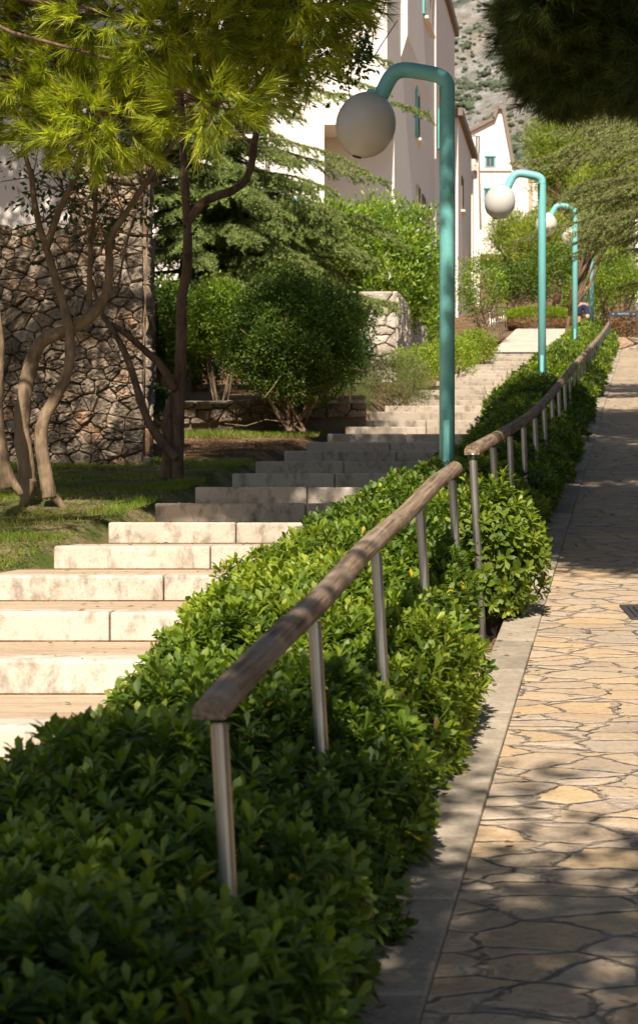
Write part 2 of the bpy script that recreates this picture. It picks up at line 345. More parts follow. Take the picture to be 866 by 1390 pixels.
# ------------------------------------------------------------------ sheets (setting)
def sheet(us, ds, zf, shear=S):
    """a quad sheet over slanted (u) and straight (d) lines"""
    us=np.array(us,float); ds=np.array(ds,float); V=[]
    for d in ds:
        for u in us: V.append((u+shear*d, d, zf(u,d)))
    n=len(us); i=np.arange(len(ds)-1)[:,None]*n; j=np.arange(n-1)[None]
    F=np.stack([i+j,i+j+1,i+n+j+1,i+n+j],-1).reshape(-1,4); return np.array(V),F
def gz(u,d):
    a=zs(d)-.06; b=zp(d)-.10
    if -4.2<u<-1.7 and d<52: a-=.16
    if d<52 and -2.3<=u<-1.7: return min(a,b)-.0
    if u<-2.3: return a+.02*mnoise.noise(Vector((u,d,0))) + (0 if u>-4.4 else -.0)
    if u<-.9: t=(u+2.3)/1.4; return a*(1-t)+b*t
    if u<2.7: return b
    return b+min(1.2,(u-2.7)*.25)
ul=[-400,-200,-100,-60,-40,-25,-18,-14,-11,-9,-8,-7,-6.5,-6,-5.5,-5,-4.7,-4.4,-4.1,-3.9,-3,-2.3,-1.8,-1.3,-.9,-.5,1,2.7,3.5,5,8,12,20,40,80,150,300,500]
dl=[-60,-30,-15,-8,-4,-2]+list(np.arange(0,62,1.0))+[64,68,74,80,90,100,120,150,190,240,300,360]
V,F=sheet(ul,dl,gz,S); o=MB().add(V,F).build('ground',SOIL,smooth=True); tag(o,kind='structure')
# lawn sheet beside the lower steps
def lawnz(u,d): return gz(u,d)+.006+.03*mnoise.noise(Vector((u*1.3,d*1.3,3)))+.02
V,F=sheet(np.linspace(-12,-3.88,34),np.linspace(dk(3)+.33,24.5,44),lawnz,S)
o=MB().add(V,F).build('lawn',LAWN,smooth=True); tag(o,kind='structure')
# terraces
def tz(d): return 4.1 if d<50 else (4.1+.19*(d-50) if d<72 else (8.3+.085*(d-72)))
b=MB(); b.box(-60,-2.25,23.95,42.1,-2,3.0); o=b.build('terrain',SOIL); tag(o,kind='structure')
tl=[42.25,45,50,55,60,66,72,80,90,100,115]
V=[];F=[]
for i,d in enumerate(tl):
    xr=1.20+.115*(d-42.25) if d<56 else 1.2+.115*13.75+.3*(d-56)*.3
    V+=[(-80,d,tz(d)),(xr,d,tz(d)),(xr,d,-1.),(-80,d,-1.)]
    if i: a=4*(i-1); F+=[(a,a+1,a+5,a+4),(a+1,a+2,a+6,a+5)]
F+=[(0,3,2,1)]
o=MB().add(V,np.array(F)).build('terrain',SOIL); tag(o,kind='structure')
# ramp paving
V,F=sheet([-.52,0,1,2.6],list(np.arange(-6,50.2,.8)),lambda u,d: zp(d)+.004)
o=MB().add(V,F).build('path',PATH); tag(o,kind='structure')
V,F=sheet([-3.5,-2.9,-2.2,-1.9],[dk(KTOP)+.33,52,54,56,58,60,62],lambda u,d: zs(d)+.012)
o=MB().add(V,F).build('pavement',CONC); tag(o,kind='structure')
# cross paving that reaches in under the hedge end
b=MB(); b.box(-.95,-.69,8.75,10.15,-2,-1.8); b.V[0][:,0]+=S*b.V[0][:,1]; b.V[0][:,2]=[zp(y)+(-.2 if i<4 else .004) for i,(x,y,z) in enumerate(b.V[0])]
o=b.build('path',PATH); tag(o,kind='structure')
# kerb of stone blocks, a low lip beside the bed
b=MB(); d=1.2
while d<49.5:
    L=random.uniform(.75,1.05); e=min(d+L-.008,49.9); j=random.uniform(-.006,.006)
    v=np.array([(u+S*y, y, zp(y)+h) for h in (-.14,.018+j) for y in (d,e) for u in (-.70+random.uniform(-.006,.006),-.522)])
    b.add(v,np.array([(0,2,3,1),(4,5,7,6),(0,1,5,4),(1,3,7,5),(3,2,6,7),(2,0,4,6)]),random.random()); d+=L
tag(b.build('kerb',KERB,bevel=.008),kind='structure')
b=MB(); d=1.2
while d<50:
    v=np.array([(u+S*y, y, zp(y)+h) for h in (-.14,.10) for y in (d,d+.99) for u in (2.602,2.75)])
    b.add(v,np.array([(0,2,3,1),(4,5,7,6),(0,1,5,4),(1,3,7,5),(3,2,6,7),(2,0,4,6)]),random.random()); d+=1.
tag(b.build('kerb',KERB,bevel=.008),kind='structure')

# ------------------------------------------------------------------ staircase
st=thing('staircase','long flight of shallow cream stone steps climbing beside the hedge','staircase',(U(-3,8.4),8.4,-.95))
for k in range(-4,KTOP+1):
    d=dk(k); z=zk(k); d2=dk(k+1) if k<KTOP else d+.4
    b=MB(); x0=U(uleft(d),d)+random.uniform(-.03,.03); x1=U(-1.62,d)
    tone=RG.random()**.7
    x=x0
    while x<x1-.05:
        w=random.uniform(.85,1.25); e=min(x+w,x1)
        if x1-e<.3: e=x1
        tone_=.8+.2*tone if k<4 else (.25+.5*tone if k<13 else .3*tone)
        jz=random.uniform(-.002,.002)
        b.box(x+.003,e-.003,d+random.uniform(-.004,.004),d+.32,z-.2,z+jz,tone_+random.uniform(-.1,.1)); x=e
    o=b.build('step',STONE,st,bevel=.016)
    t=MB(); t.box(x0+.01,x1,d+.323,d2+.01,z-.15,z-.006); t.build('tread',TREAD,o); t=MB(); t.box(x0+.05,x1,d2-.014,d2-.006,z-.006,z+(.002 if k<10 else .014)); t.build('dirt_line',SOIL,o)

# ------------------------------------------------------------------ rubble walls from irregular stones
def clip(poly,a,b,c):        # keep a*x+b*y<=c
    out=[]
    for i in range(len(poly)):
        p,q=poly[i],poly[(i+1)%len(poly)]; fp=a*p[0]+b*p[1]-c; fq=a*q[0]+b*q[1]-c
        if fp<=0: out.append(p)
        if fp*fq<0: t=fp/(fp-fq); out.append((p[0]+(q[0]-p[0])*t,p[1]+(q[1]-p[1])*t))
    return out
def stone_face(mb, org, ex, ez, n, W, H, size, ax=1.45, depth=.05, mi=0, topf=None, gap=.9):
    """irregular stones over a W x H face; ex along, ez up, n outward"""
    org,ex,ez,n=[np.array(v,float) for v in (org,ex,ez,n)]; sx=size*ax; sy=size; pts=[]
    nx=max(1,round(W/sx)); ny=max(1,round(H/sy))
    for j in range(ny):
        for i in range(nx): pts.append(((i+.5+random.uniform(-.4,.4)+(.25 if j%2 else -.25))*W/nx,(j+.5+random.uniform(-.38,.38))*H/ny))
    pts=[q_ for q_ in pts if random.random()>.22]
    for i,(px,py) in enumerate(pts):
        poly=[(0,0),(W,0),(W,H),(0,H)]
        for j,(qx,qy) in enumerate(pts):
            if j==i or abs(qx-px)>3*sx or abs(qy-py)>3*sy: continue
            a=(qx-px)/ax**2; b_=qy-py; c=a*(px+qx)/2+b_*(py+qy)/2; poly=clip(poly,a,b_,c)
            if len(poly)<3: break
        if len(poly)<3: continue
        q=[]
        for a_,b_ in zip(poly,poly[1:]+poly[:1]):   # corners cut, edges bowed
            a_=np.array(a_); b_=np.array(b_); q+=[a_*.9+b_*.1,a_*.63+b_*.37,a_*.37+b_*.63,a_*.1+b_*.9]
        q=np.array(q); c=q.mean(0)
        if topf is not None and c[1]>topf(c[0]): continue
        m=len(q); rn=random.random(); gap_=gap; dp=depth*random.uniform(.5,1.3); tilt=RG.normal(0,.06,2)
        def ring(s,h):
            r=c+(q-c)*s*(1+RG.normal(0,.022,m))[:,None]; hh=h+((r-c)@tilt)*.9+RG.normal(0,.16*dp,m)
            return org+r[:,:1]*ex+r[:,1:]*ez+hh[:,None]*n
        V=np.concatenate([ring(gap,-.06),ring(gap,dp*.45),ring(gap*.95,dp*.8),ring(gap*.78,dp*1.05),ring(.3,dp*1.1)])
        k=np.arange(m); k2=(k+1)%m
        F=[np.stack([k+a*m,k2+a*m,k2+(a+1)*m,k+(a+1)*m],-1) for a in range(4)]+[(k+4*m)[None]]
        mb.add(V,F,rn,mi)
# big retaining wall on the lawn
W0=P(-160,615,23.5); W1=P(195,615,23.5); base=.45
def wall_top(x): X=W0[0]+x; return 3.08-base if X<P(95,0,23.5)[0] else 3.95-base
w=thing('retaining_wall','tall rubble stone retaining wall with red and grey stones behind the lawn trees','stone wall',(W1[0]-1,23.7,base))
b=MB(); Lw=W1[0]-W0[0]
stone_face(b,(W0[0],23.5,base),(1,0,0),(0,0,1),(0,-1,0),Lw,3.5,.108,1.4,.07,topf=wall_top,gap=.95)
stone_face(b,(W1[0],23.5,base),(0,1,0),(0,0,1),(1,0,0),.6,3.45,.15,1.35,.06,gap=.95)
b.build('stone_face',RUBBLE,w,smooth=False)
b=MB(); xm=P(95,0,23.5)[0]; b.box(W0[0],xm,23.53,23.94,base-.5,3.06); b.box(xm+.001,W1[0]-.02,23.53,24.1,base-.5,3.9); b.build('core',MORTAR,w)
# low garden wall behind the round shrub
w=thing('garden_wall','low rubble wall with pale capping behind the round shrub','low wall',(-.5,29.6,1.2))
b=MB(); a=P(195,578,29.6); e=P(497,566,29.6)
ex=e-a; L=np.linalg.norm(ex); ex/=L
stone_face(b,a,ex,(0,0,1),(0,-1,0),L,.30,.11,1.5,.05); b.build('stone_face',RUBBLE,w)
b=MB(); b.box(a[0],e[0],29.63,29.95,.6,1.5); x=a[0]; b.build('core',MORTARP,w)
b=MB(); x=a[0]
while x<e[0]: 
    q=min(x+random.uniform(.3,.6),e[0]); b.box(x+.004,q-.004,29.56+random.uniform(-.02,.02),29.97,1.50,1.545+random.uniform(-.01,.015),random.random()); x=q
b.build('capstone',PALER,w,bevel=.012)
# pale wall end by the stairs
w=thing('garden_wall','pale limestone wall end with a slanting return, topped by laurel','stone wall',(1.4,42,2.4))
b=MB(); c=P(538,395,42); a=P(425,395,42); zt=c[2]; zb=2.1
stone_face(b,(a[0],42,zb),(1,0,0),(0,0,1),(0,-1,0),c[0]-a[0],zt-zb,.17,1.7,.05); ex=nrm(np.array([.115,1,0]))
stone_face(b,(c[0],42,zb),ex,(0,0,1),(1,-.115,0),13,zt-zb,.16,1.5,.03,gap=.93); b.build('stone_face',PALER,w)
b=MB(); b.prism([(a[0],42.03),(c[0]-.03,42.03),(c[0]-.03+.115*13,55),(c[0]-.4+.115*13,55),(c[0]-.4,42.4),(a[0],42.4)],1.5,zt-.01); b.build('core',MORTARP,w)
# low wall where the ramp ends
w=thing('garden_wall','low dark stone wall at the top end of the paved ramp','low wall',(7.2,50.4,3.8))
b=MB(); stone_face(b,(U(-.62,50.2),50.2,3.72),(1,0,0),(0,0,1),(0,-1,0),3.4,.34,.17,1.6,.04); b.build('stone_face',RUBBLE,w)
b=MB(); b.box(U(-.62,50.2),U(-.62,50.2)+3.4,50.23,50.6,3.2,4.05); b.build('core',MORTAR,w)

# ------------------------------------------------------------------ hedge of glossy whorled leaves
def hedge_mesh(mb, d0, d1, dens, size, nl, tpl, hs=1., layers=((0.,1.),(.07,.8),(.15,.6)), ends=True, ur=None):
    prof=np.array([(-.74,-.04),(-.70,.10),(-.68,.24),(-.72,.36),(-.86,.44),(-1.15,.50),(-1.5,.47),(-1.8,.33),(-2.0,.14),(-2.08,-.02),(-2.1,-.18)])
    seg=np.linalg.norm(np.diff(prof,axis=0),axis=1); cum=np.concatenate([[0],np.cumsum(seg)]); Lp=cum[-1]
    for dep,frac in layers:
        n=int(Lp*(d1-d0)*dens*frac); s_=RG.random(n)*Lp; d=d0+RG.random(n)*(d1-d0)
        u=np.interp(s_,cum,prof[:,0]); h=np.interp(s_,cum,prof[:,1])
        du=np.interp(s_+.01,cum,prof[:,0])-u; dh=np.interp(s_+.01,cum,prof[:,1])-h
        nu=dh; nh=-du; ln=np.hypot(nu,nh)+1e-9; nu/=ln; nh/=ln
        q=np.stack([u,d,h],1); bmp=.13*vnoise(q,1.5)+.08*vnoise(q+7,4.5)
        if ends:
            e=np.minimum(d-d0,d1-d); rd=np.clip(e/.45,0,1); rd=np.sqrt(1-(1-rd)**2)
        else: rd=np.ones(n)
        uu=(u+1.35)*(.55+.45*rd)-1.35+nu*(bmp-dep); 
        uu=np.where(uu<-1.6, uu+.16*np.clip((9.6-d)/1.5,0,1)*np.clip((-1.6-uu)/.3,0,1), uu)
        uu=np.where(uu<-1.5, uu+.08*np.clip((d-24)/6.,0,1)*np.clip((-1.5-uu)/.4,0,1), uu)
        if ur is not None: uu=np.where(uu>-1.1, uu+(ur(d))*np.clip((uu+1.1)/.4,0,1), uu)
        far=np.clip((d-14.2)/1.5,0,1)*(1-.85*np.clip((d-24.5)/4.,0,1)); uu=np.where(uu<-1.4, uu+.22*far*np.clip((-1.4-uu)/.4,0,1), uu); h=h-.2*far*np.clip((-1.0-u)/.5,0,1)*(h>.0)
        h=h-.15*np.clip((u+1.35)/.3,0,1)*np.clip((d-12.)/1.,0,1)*(h>.2)
        hh=(h*hs)*(.25+.75*rd)+nh*(bmp-dep)
        z=np.array([zp(x) for x in d])+hh
        pos=np.stack([uu+S*d,d,z],1); ax=np.stack([nu*.7,np.full(n,-.12),nh*.6+.55],1)+.33*rdir(n)
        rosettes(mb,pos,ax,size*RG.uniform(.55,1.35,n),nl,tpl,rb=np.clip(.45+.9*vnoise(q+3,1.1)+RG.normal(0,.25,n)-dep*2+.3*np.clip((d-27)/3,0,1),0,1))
def stems(h, d0, d1, n):
    for i in range(n):
        d=random.uniform(d0,d1); u=random.uniform(-1.1,-.74); p=np.array([U(u,d),d,zp(d)-.12]); q=p+np.array([random.uniform(-.15,.15),random.uniform(-.15,.15),random.uniform(.25,.42)])
        b=MB(); b.tube(curve(p,q,5,0,.5),.007,5); b.build('stem',B_BROWN,h,smooth=True)
h=thing('hedge','broad glossy green hedge in the foreground around the nearer handrail','hedge',(U(-1.4,7),7,zp(7)-.1))
mb=MB()
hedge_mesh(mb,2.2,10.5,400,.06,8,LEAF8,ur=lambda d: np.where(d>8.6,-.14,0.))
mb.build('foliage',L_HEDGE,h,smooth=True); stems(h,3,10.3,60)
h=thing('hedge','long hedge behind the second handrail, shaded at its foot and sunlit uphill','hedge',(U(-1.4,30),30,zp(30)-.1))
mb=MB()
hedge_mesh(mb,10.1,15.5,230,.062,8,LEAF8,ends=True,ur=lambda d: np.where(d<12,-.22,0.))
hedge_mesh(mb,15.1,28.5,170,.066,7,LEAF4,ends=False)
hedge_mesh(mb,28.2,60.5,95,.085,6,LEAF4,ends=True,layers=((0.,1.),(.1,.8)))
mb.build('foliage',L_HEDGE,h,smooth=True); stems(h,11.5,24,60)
# a young bush with its pot at the foot of the second rail
pb=np.array([U(-.80,11.25),11.25,zp(11.25)-.15])
h=thing('potted_shrub','yellow-green shrub in a sunken black pot by the first post of the second handrail','potted shrub',pb)
b=MB(); an=np.linspace(0,2*math.pi,25)[:-1]
prof=[(.12,0),(.15,.16),(.165,.165),(.165,.19),(.148,.19),(.14,.14),(.0,.14)]
V=np.array([(pb[0]+.02+r*math.cos(a),pb[1]+r*math.sin(a),pb[2]+z) for r,z in prof for a in an]); m=24; k=np.arange(m); k2=(k+1)%m
b.add(V,[np.stack([k+a*m,k2+a*m,k2+(a+1)*m,k+(a+1)*m],-1) for a in range(len(prof)-1)]); b.build('pot',POT,h,smooth=True)
mb=MB(); c=pb+np.array([.02,-.06,.48]); pos=shell(c,(.27,.26,.36),620,.35,lump=.2); rosettes(mb,pos,nrm(pos-c)+np.array([0,0,.5])+.3*rdir(len(pos)),.062*RG.uniform(.8,1.2,len(pos)),8,LEAF8,rb=.45+.55*RG.random(len(pos)))
mb.build('foliage',L_HEDGE,h,smooth=True)
for i in range(9): b=MB(); b.tube(curve(pb+np.array([random.uniform(-.05,.05),random.uniform(-.05,.05),.1]),c+.5*(pos[i*40]-c),5,0,.4),.006,5); b.build('stem',B_BROWN,h,smooth=True)

# ------------------------------------------------------------------ handrails
def half_round(mb, pts, w, h, end0=.0, n=10, rnd=0.):
    pts=np.asarray(pts,float); t=np.gradient(pts,axis=0); t=nrm(t); s_=nrm(np.cross(t,np.array([0,0,1.]))); up=np.cross(s_,t); V=[]
    a=np.linspace(0,math.pi,n); cs=np.stack([np.cos(a)*w/2, np.sin(a)**.8*h],1); cs=np.concatenate([cs,[(-w/2*.97,-h*.2),(w/2*.97,-h*.2)]]); m=len(cs)
    for i in range(len(pts)):
        k=1+.03*mnoise.noise(Vector((i*.37,rnd,0)))
        V.append(pts[i]+cs[:,:1]*k*s_[i]+cs[:,1:]*k*up[i])
    V=np.concatenate(V); i=np.arange(len(pts)-1)[:,None]*m; j=np.arange(m)[None]; k=(j+1)%m
    F=np.stack([i+j,i+n*0+k,i+m+k,i+m+j],-1).reshape(-1,4); mb.add(V,F,rnd); mb.add(V[:m],np.arange(m)[::-1][None],rnd); mb.add(V[-m:],np.arange(m)[None],rnd)
def post(rail, top, d, bz, lean, r=.019):
    """steel post with a pin that carries the rail"""
    b=MB(); top=np.array(top,float); bot=np.array([top[0]+lean[0],top[1]+lean[1],bz]); dr=nrm(top-bot)
    b.tube([bot,top-dr*.03],r,14); b.tube([top-dr*.03,top-dr*.026],r*.8,14); return b.build('post',STEEL,rail,smooth=False,bevel=0)
r1=thing('handrail','nearer weathered half-round wooden handrail on steel posts, rising over the hedge','handrail',(U(-.87,5),5,zp(5)))
A=P(284,972,4.62); B=P(617,636,10.35)
pts=[]
for i,t in enumerate(np.linspace(0,1,40)):
    p=A*(1-t)+B*t; px=433; k=(t-.47); p[2]+= .018*math.sin(t*3.14)-.0 +.006*math.sin(t*17)
    pts.append(p)
b=MB(); half_round(b,pts,.072,.039); b.build('wooden_rail',WOOD,r1,smooth=True)
def rail_at(pts,d):
    q=np.array(pts); return np.array([np.interp(d,q[:,1],q[:,0]),d,np.interp(d,q[:,1],q[:,2])])
for d in (4.72,6.05,7.4,8.8,10.2):
    t=rail_at(pts,d); post(r1,t-np.array([0,0,.012]),d,zp(d)-.15,(.055,-.03))
    b=MB(); b.tube([t-np.array([0,0,.045]),t-np.array([0,0,.0125]),t-np.array([0,0,.012]),t-np.array([0,0,.006])],[.007,.007,.024,.024],10); b.build('pin',STEEL,r1.children[-1],smooth=True)
r2=thing('handrail','second long wooden handrail on many steel posts, curving uphill to the sign','handrail',(U(-.87,11),11,zp(11)))
key=[(640,613),(676,592),(713,570),(737,547),(758,522),(783,490),(800,471),(818,450),(826,437),(833,428)]
kp=[]
for x,y in key:
    d=.86*FPX/(874-x); d=min(d,60)
    kp.append(P(x,y+2,d))
pts2=smooth(kp,3); b=MB(); half_round(b,pts2,.076,.044,rnd=3.); b.build('wooden_rail',WOOD,r2,smooth=True)
d=10.95
while d<58:
    t=rail_at(pts2,d); post(r2,t-np.array([0,0,.012]),d,zp(d)-.15,(.05 if d<13 else .02,-.02),.02)
    b=MB(); b.tube([t-np.array([0,0,.045]),t-np.array([0,0,.0125]),t-np.array([0,0,.012]),t-np.array([0,0,.006])],[.007,.007,.024,.024],10); b.build('pin',STEEL,r2.children[-1],smooth=True)
    d+=1.6
# little railing by the upper landing
f=thing('railing','small pale metal railing left of the landing above the steps','railing',P(676,462,53))
b=MB(); a0=P(664,425,52.); a1=P(685,420,57.); b.tube([a0,a1],.022,8); b.tube([P(668,464,52.)+[0,0,.05],P(689,453,57.)+[0,0,.05]],.018,8); b.build('frame',STEEL,f,smooth=True)
for i in range(8):
    t=i/7.; b=MB(); b.tube([P(667+21*t,466-12*t,52+5*t),a0*(1-t)+a1*t],.013,6); b.build('bar',STEEL,f,smooth=True)

# ------------------------------------------------------------------ street lamps
prof=[(606.5,119),(606,112),(600,105),(590.6,101),(568,97),(552,94.6),(542,95.6),(533,100.5),(526.5,110),(520,124),(514,136)]
LD=[14.8,28.5,42.,55.2,68.6]
labs=['nearest street lamp, dark green arm over the hedge with a large shaded globe','second street lamp up the hill, pale turquoise with sunlit white globe','third street lamp, turquoise pole ending at the top of the hedge','fourth street lamp, darker teal pole whose top is lost in cedar branches','farthest street lamp, thin turquoise pole among the trees behind the sign']
def make_lamp(d):
    bx=(606.5-433)*d/FPX; root=thing('street_lamp','x','street lamp',(bx,d,zp(d)-.1),group='turquoise street lamps along the hedge')
    b=MB(); pp=np.array([P(x,y,d) for x,y in prof]); pp=np.concatenate([[[bx,d,zp(d)-.15]],[[bx,d,pp[0,2]-.3]],smooth(pp,2)])
    b.tube(pp,.052,24); pole=b.build('pole',LAMP,root,smooth=True)
    b=MB(); b.tube([pp[2]-[0,0,.012],pp[2]-[0,0,.002]],.0545,24); b.build('collar',LAMP,root); b=MB(); b.tube([[bx,d,zp(d)-.15],[bx,d,zp(d)-.08]],.085,24); b.build('base_plate',LAMP,root,smooth=False)
    b=MB(); z0=zp(d)+.42; an=np.linspace(-2.1,-1.35,7)
    V=[(bx+.0535*math.cos(a),d+.0535*math.sin(a),z) for z in (z0,z0+.34) for a in an]; k=np.arange(6)
    b.add(V,np.stack([k,k+1,k+8,k+7],-1)); hp=b.build('access_panel',LAMP,root); sm=hp.modifiers.new('s','SOLIDIFY'); sm.thickness=.004
    c=P(496.4,169.6,d); ax=nrm(np.array([.28,0,1.])); e1=nrm(np.cross(ax,[0,1,0])); e2=np.cross(ax,e1)
    b=MB(); n=36; m=25; th=np.linspace(.12,math.pi-.16,m); V=[]
    for t in th:
        for a in np.arange(n)*2*math.pi/n: V.append(c+ax*.222*math.cos(t)+(.2*math.sin(t))*(math.cos(a)*e1+math.sin(a)*e2))
    i=np.arange(m-1)[:,None]*n; j=np.arange(n)[None]; k=(j+1)%n
    b.add(V,[np.stack([i+j,i+k,i+n+k,i+n+j],-1).reshape(-1,4),np.arange(n)[None],(np.arange(n)+(m-1)*n)[::-1][None]]); b.build('globe',GLOBE,root,smooth=True)
    b=MB(); b.tube([c+ax*.205,c+ax*.235],[.058,.054],24); b.build('globe_collar',LAMP,root); b=MB(); b.tube([c-ax*.226,c-ax*.214],[.03,.034],20); b.build('globe_cap',IRON,root,smooth=False)
    return root
L0=make_lamp(LD[0]); L0['label']=labs[0]
for i in range(1,5):
    c=copy_tree(L0); d=LD[i]; c.location=(S*d-1.318,d,zp(d)-.1-(.08 if i<4 else -.05)); c['label']=labs[i]

# ------------------------------------------------------------------ trees on the lawn
def pxl(pts,d): return [P(x,y,d+ (o[0] if o else 0)) for x,y,*o in pts]
def wide(tips,n,rad): 
    t=np.array(tips); return t[RG.integers(0,len(t),n)]+RG.normal(0,rad,(n,3))
D=18.7
ta=thing('tree','twin-stemmed tree with smooth tan bark leaning over the sunny lawn edge','tree',P(52,668,D))
b=MB()
limb(b,pxl([(40,676),(37,640),(31,600),(30,566),(36,520),(45,480),(60,460),(80,452),(105,444),(122,430),(138,412),(147,395),(149,360),(148,332),(155,312),(170,292),(188,262),(205,238),(225,210),(246,180)],D),.078,.013)
limb(b,pxl([(68,676),(62,640),(55,600),(58,572),(74,542),(88,518),(96,488),(95,450),(90,425),(80,390),(66,345),(55,312),(46,270),(44,240),(33,205),(25,170),(12,120)],D-.1),.066,.011)
limb(b,pxl([(62,340),(72,310),(85,275),(98,250),(110,222),(112,196)],D-.1),.035,.016)
limb(b,pxl([(122,428),(122,380),(124,330),(130,280),(132,240),(144,215),(165,196),(168,160)],D+.1),.028,.008)
limb(b,pxl([(96,700),(84,684),(70,672),(66,655)],D-.1),.02,.05)
limb(b,pxl([(28,690),(36,676),(42,650)],D-.1),.02,.06)
for i in range(80):   # dead twigs
    s0=random.choice([(88,262),(130,240),(60,300),(150,330),(45,240),(170,290),(124,330),(200,245),(147,350),(98,250)]); x,y=s0
    dx=random.uniform(-70,80); dy=random.uniform(-110,40); limb(b,[P(x,y,D),P(x+dx*.5+random.uniform(-8,8),y+dy*.5,D+random.uniform(-.2,.2)),P(x+dx,y+dy,D+random.uniform(-.3,.3))],.007,.002,1,4,0)
b.build('trunk',B_TAN,ta,smooth=True)
mb=MB(); cs=np.array([P(random.gauss(30,45),random.gauss(70,75),D+random.uniform(-.5,.6)) for _ in range(110)]+[P(random.gauss(130,60),random.uniform(150,330),D+random.uniform(.3,1.6)) for _ in range(130)])
clump_leaves(mb,cs,.10,9,.075,LEAF4,(0,0,-.2)); mb.build('crown',L_DARK,ta)
# second tree, dark trunk, forked
D=21.4
tb=thing('tree','dark forked tree at the lawn edge with a broad-leaved crown over the steps','tree',P(240,640,D))
b=MB()
limb(b,pxl([(240,650),(241,600),(243,545),(246,500),(247,442),(246,405),(254,373),(255,330),(254,290),(251,250),(249,200),(246,140),(240,60),(236,-60)],D),.066,.028)
limb(b,pxl([(226,650),(229,600),(226,570),(235,540)],D),.062,.045)
limb(b,pxl([(256,300),(266,284),(280,272),(294,266),(315,260),(333,247),(342,225),(344,200),(348,180),(360,145),(375,112),(390,92),(400,55),(412,0),(420,-60)],D),.05,.018)
limb(b,pxl([(240,622),(225,606),(208,585),(196,560),(187,530),(180,505),(170,478),(158,455),(147,440),(135,420),(125,380)],D-.1),.05,.02)
limb(b,pxl([(238,530),(228,510),(216,492),(200,478),(186,466),(170,452),(152,440)],D-.05),.045,.025)
limb(b,pxl([(205,238),(180,300),(165,360),(160,400)],D),.012,.01)
tips=[]
for s_,dr in ((P(236,0,D),(-.3,0,1)),(P(410,10,D),(.3,0,1)),(P(245,140,D),(.7,.3,.6)),(P(375,112,D),(.8,-.1,.5)),(P(343,215,D),(.3,.5,.8)),(P(236,-50,D),(.3,.3,1)),(P(415,-40,D),(.1,-.3,1))): grow(b,s_,dr,.9,.022,2,tips,.65,.2,3)
b.build('trunk',B_BROWN,tb,smooth=True)
mb=MB(); cs=wide(tips,900,.22); cs=cs[(cs[:,2]>P(0,105,D)[2])|(RG.random(len(cs))<.06)]
cs=np.concatenate([cs,np.array([P(random.uniform(370,495),random.uniform(-110,1)**1 if random.random()<.5 else random.uniform(-60,60),D+random.uniform(-.5,.5)) for _ in range(120)]),np.array([P(random.gauss(470,18),random.gauss(35,35),D) for _ in range(26)]),
  np.array([P(random.uniform(230,400),random.uniform(-160,90),D+random.uniform(-.9,.9)) for _ in range(420)])])
cs=cs[433+cs[:,0]*FPX/cs[:,1]<500]; clump_leaves(mb,cs,.13,12,.07,LEAF4,(0,0,-.25)); mb.build('crown',L_DARK,tb)
D=17.6
tc=thing('tree','thick crooked trunk half cut off at the far end of the lawn','tree',P(5,655,D))
b=MB(); limb(b,pxl([(6,664),(1,620),(-8,560),(-3,500),(-3,450),(-14,400),(-25,330),(-30,200),(-50,60)],D),.075,.04); limb(b,pxl([(30,672),(18,655),(6,630)],D),.02,.06)
b.build('trunk',B_TAN,tc,smooth=True); mb=MB(); cs=np.array([P(random.gauss(-60,60),random.gauss(20,80),D+random.uniform(-1.,1)) for _ in range(160)]); clump_leaves(mb,cs,.14,12,.07,LEAF4,(0,0,-.2)); mb.build('crown',L_DARK,tc)
# cane leaning at the wall corner
b=MB(); b.tube([P(196,620,22.9),P(197,460,22.9),P(198,380,22.9),P(203,250,22.9)],.011,6); o=b.build('cane',B_TWIG,None,smooth=True,loc=P(196,620,22.9)); tag(o,'thin pale cane standing against the stone wall corner','cane')

# ------------------------------------------------------------------ pines
def pine(name,label,base,top,cents,rad,nb,mat,nl=.10,wid=.0042,nneed=64,length=.16,upb=.15,spread=.75):
    t=thing(name,label,'pine tree',base); b=MB(); base=np.array(base,float); top=np.array(top,float)
    tr=curve(base-[0,0,.2],top,10,0,.25); b.tube(tr,np.linspace(.17,.06,len(tr)),12,rough=.05)
    mb=MB(); P0=[];A0=[];RB=[]
    for c,r_,m in zip(cents,rad,nb):
        c=np.array(c,float); k=int(np.argmin(np.linalg.norm(tr-(c+[0,0,-.6]),axis=1))); q=curve(tr[k],c,7,-.1,.3); b.tube(q,np.linspace(.028,.01,7),6)
        d=rdir(m); d[:,2]=d[:,2]*.9; rr=np.broadcast_to(np.array(r_,float),(3,)); p=c+d*rr*(RG.uniform(.3,1.,m)**.5)[:,None]*(1+.35*vnoise(d*1.3+c,1.5))[:,None]
        P0.append(p); ax=nrm(d+.5*rdir(m)+np.array([0,0,upb])); A0.append(ax); RB.append(np.clip(RG.random(m),0,1))
        for i in range(0,m,7): b.tube(curve(c+(p[i]-c)*.15,p[i],4,0,.2),[.008,.006,.005,.003],4)
    p=np.concatenate(P0);a=np.concatenate(A0); brushes(mb,p,a,length,nneed,nl,wid,spread,np.concatenate(RB))
    b.build('trunk',B_BROWN,t,smooth=True); mb.build('crown',mat,t); return t
D=16.8
cl=[(60,40),(150,20),(235,50),(300,0),(110,110),(50,105),(150,150),(130,180),(70,160),(230,95),(340,60),(400,10),(330,110),(390,60),(280,140),(450,-20),(200,-60),(60,-60),(350,-80),(0,-30)]
c3=[P(x,y,D+random.uniform(-.5,.6)) for x,y in cl]; rr=[(.42,.45,.28)]*len(cl); nb=[80]*len(cl)
extra=[P(random.uniform(-150,480),random.uniform(-520,-90),D+random.uniform(-1.6,1.3)) for _ in range(26)]
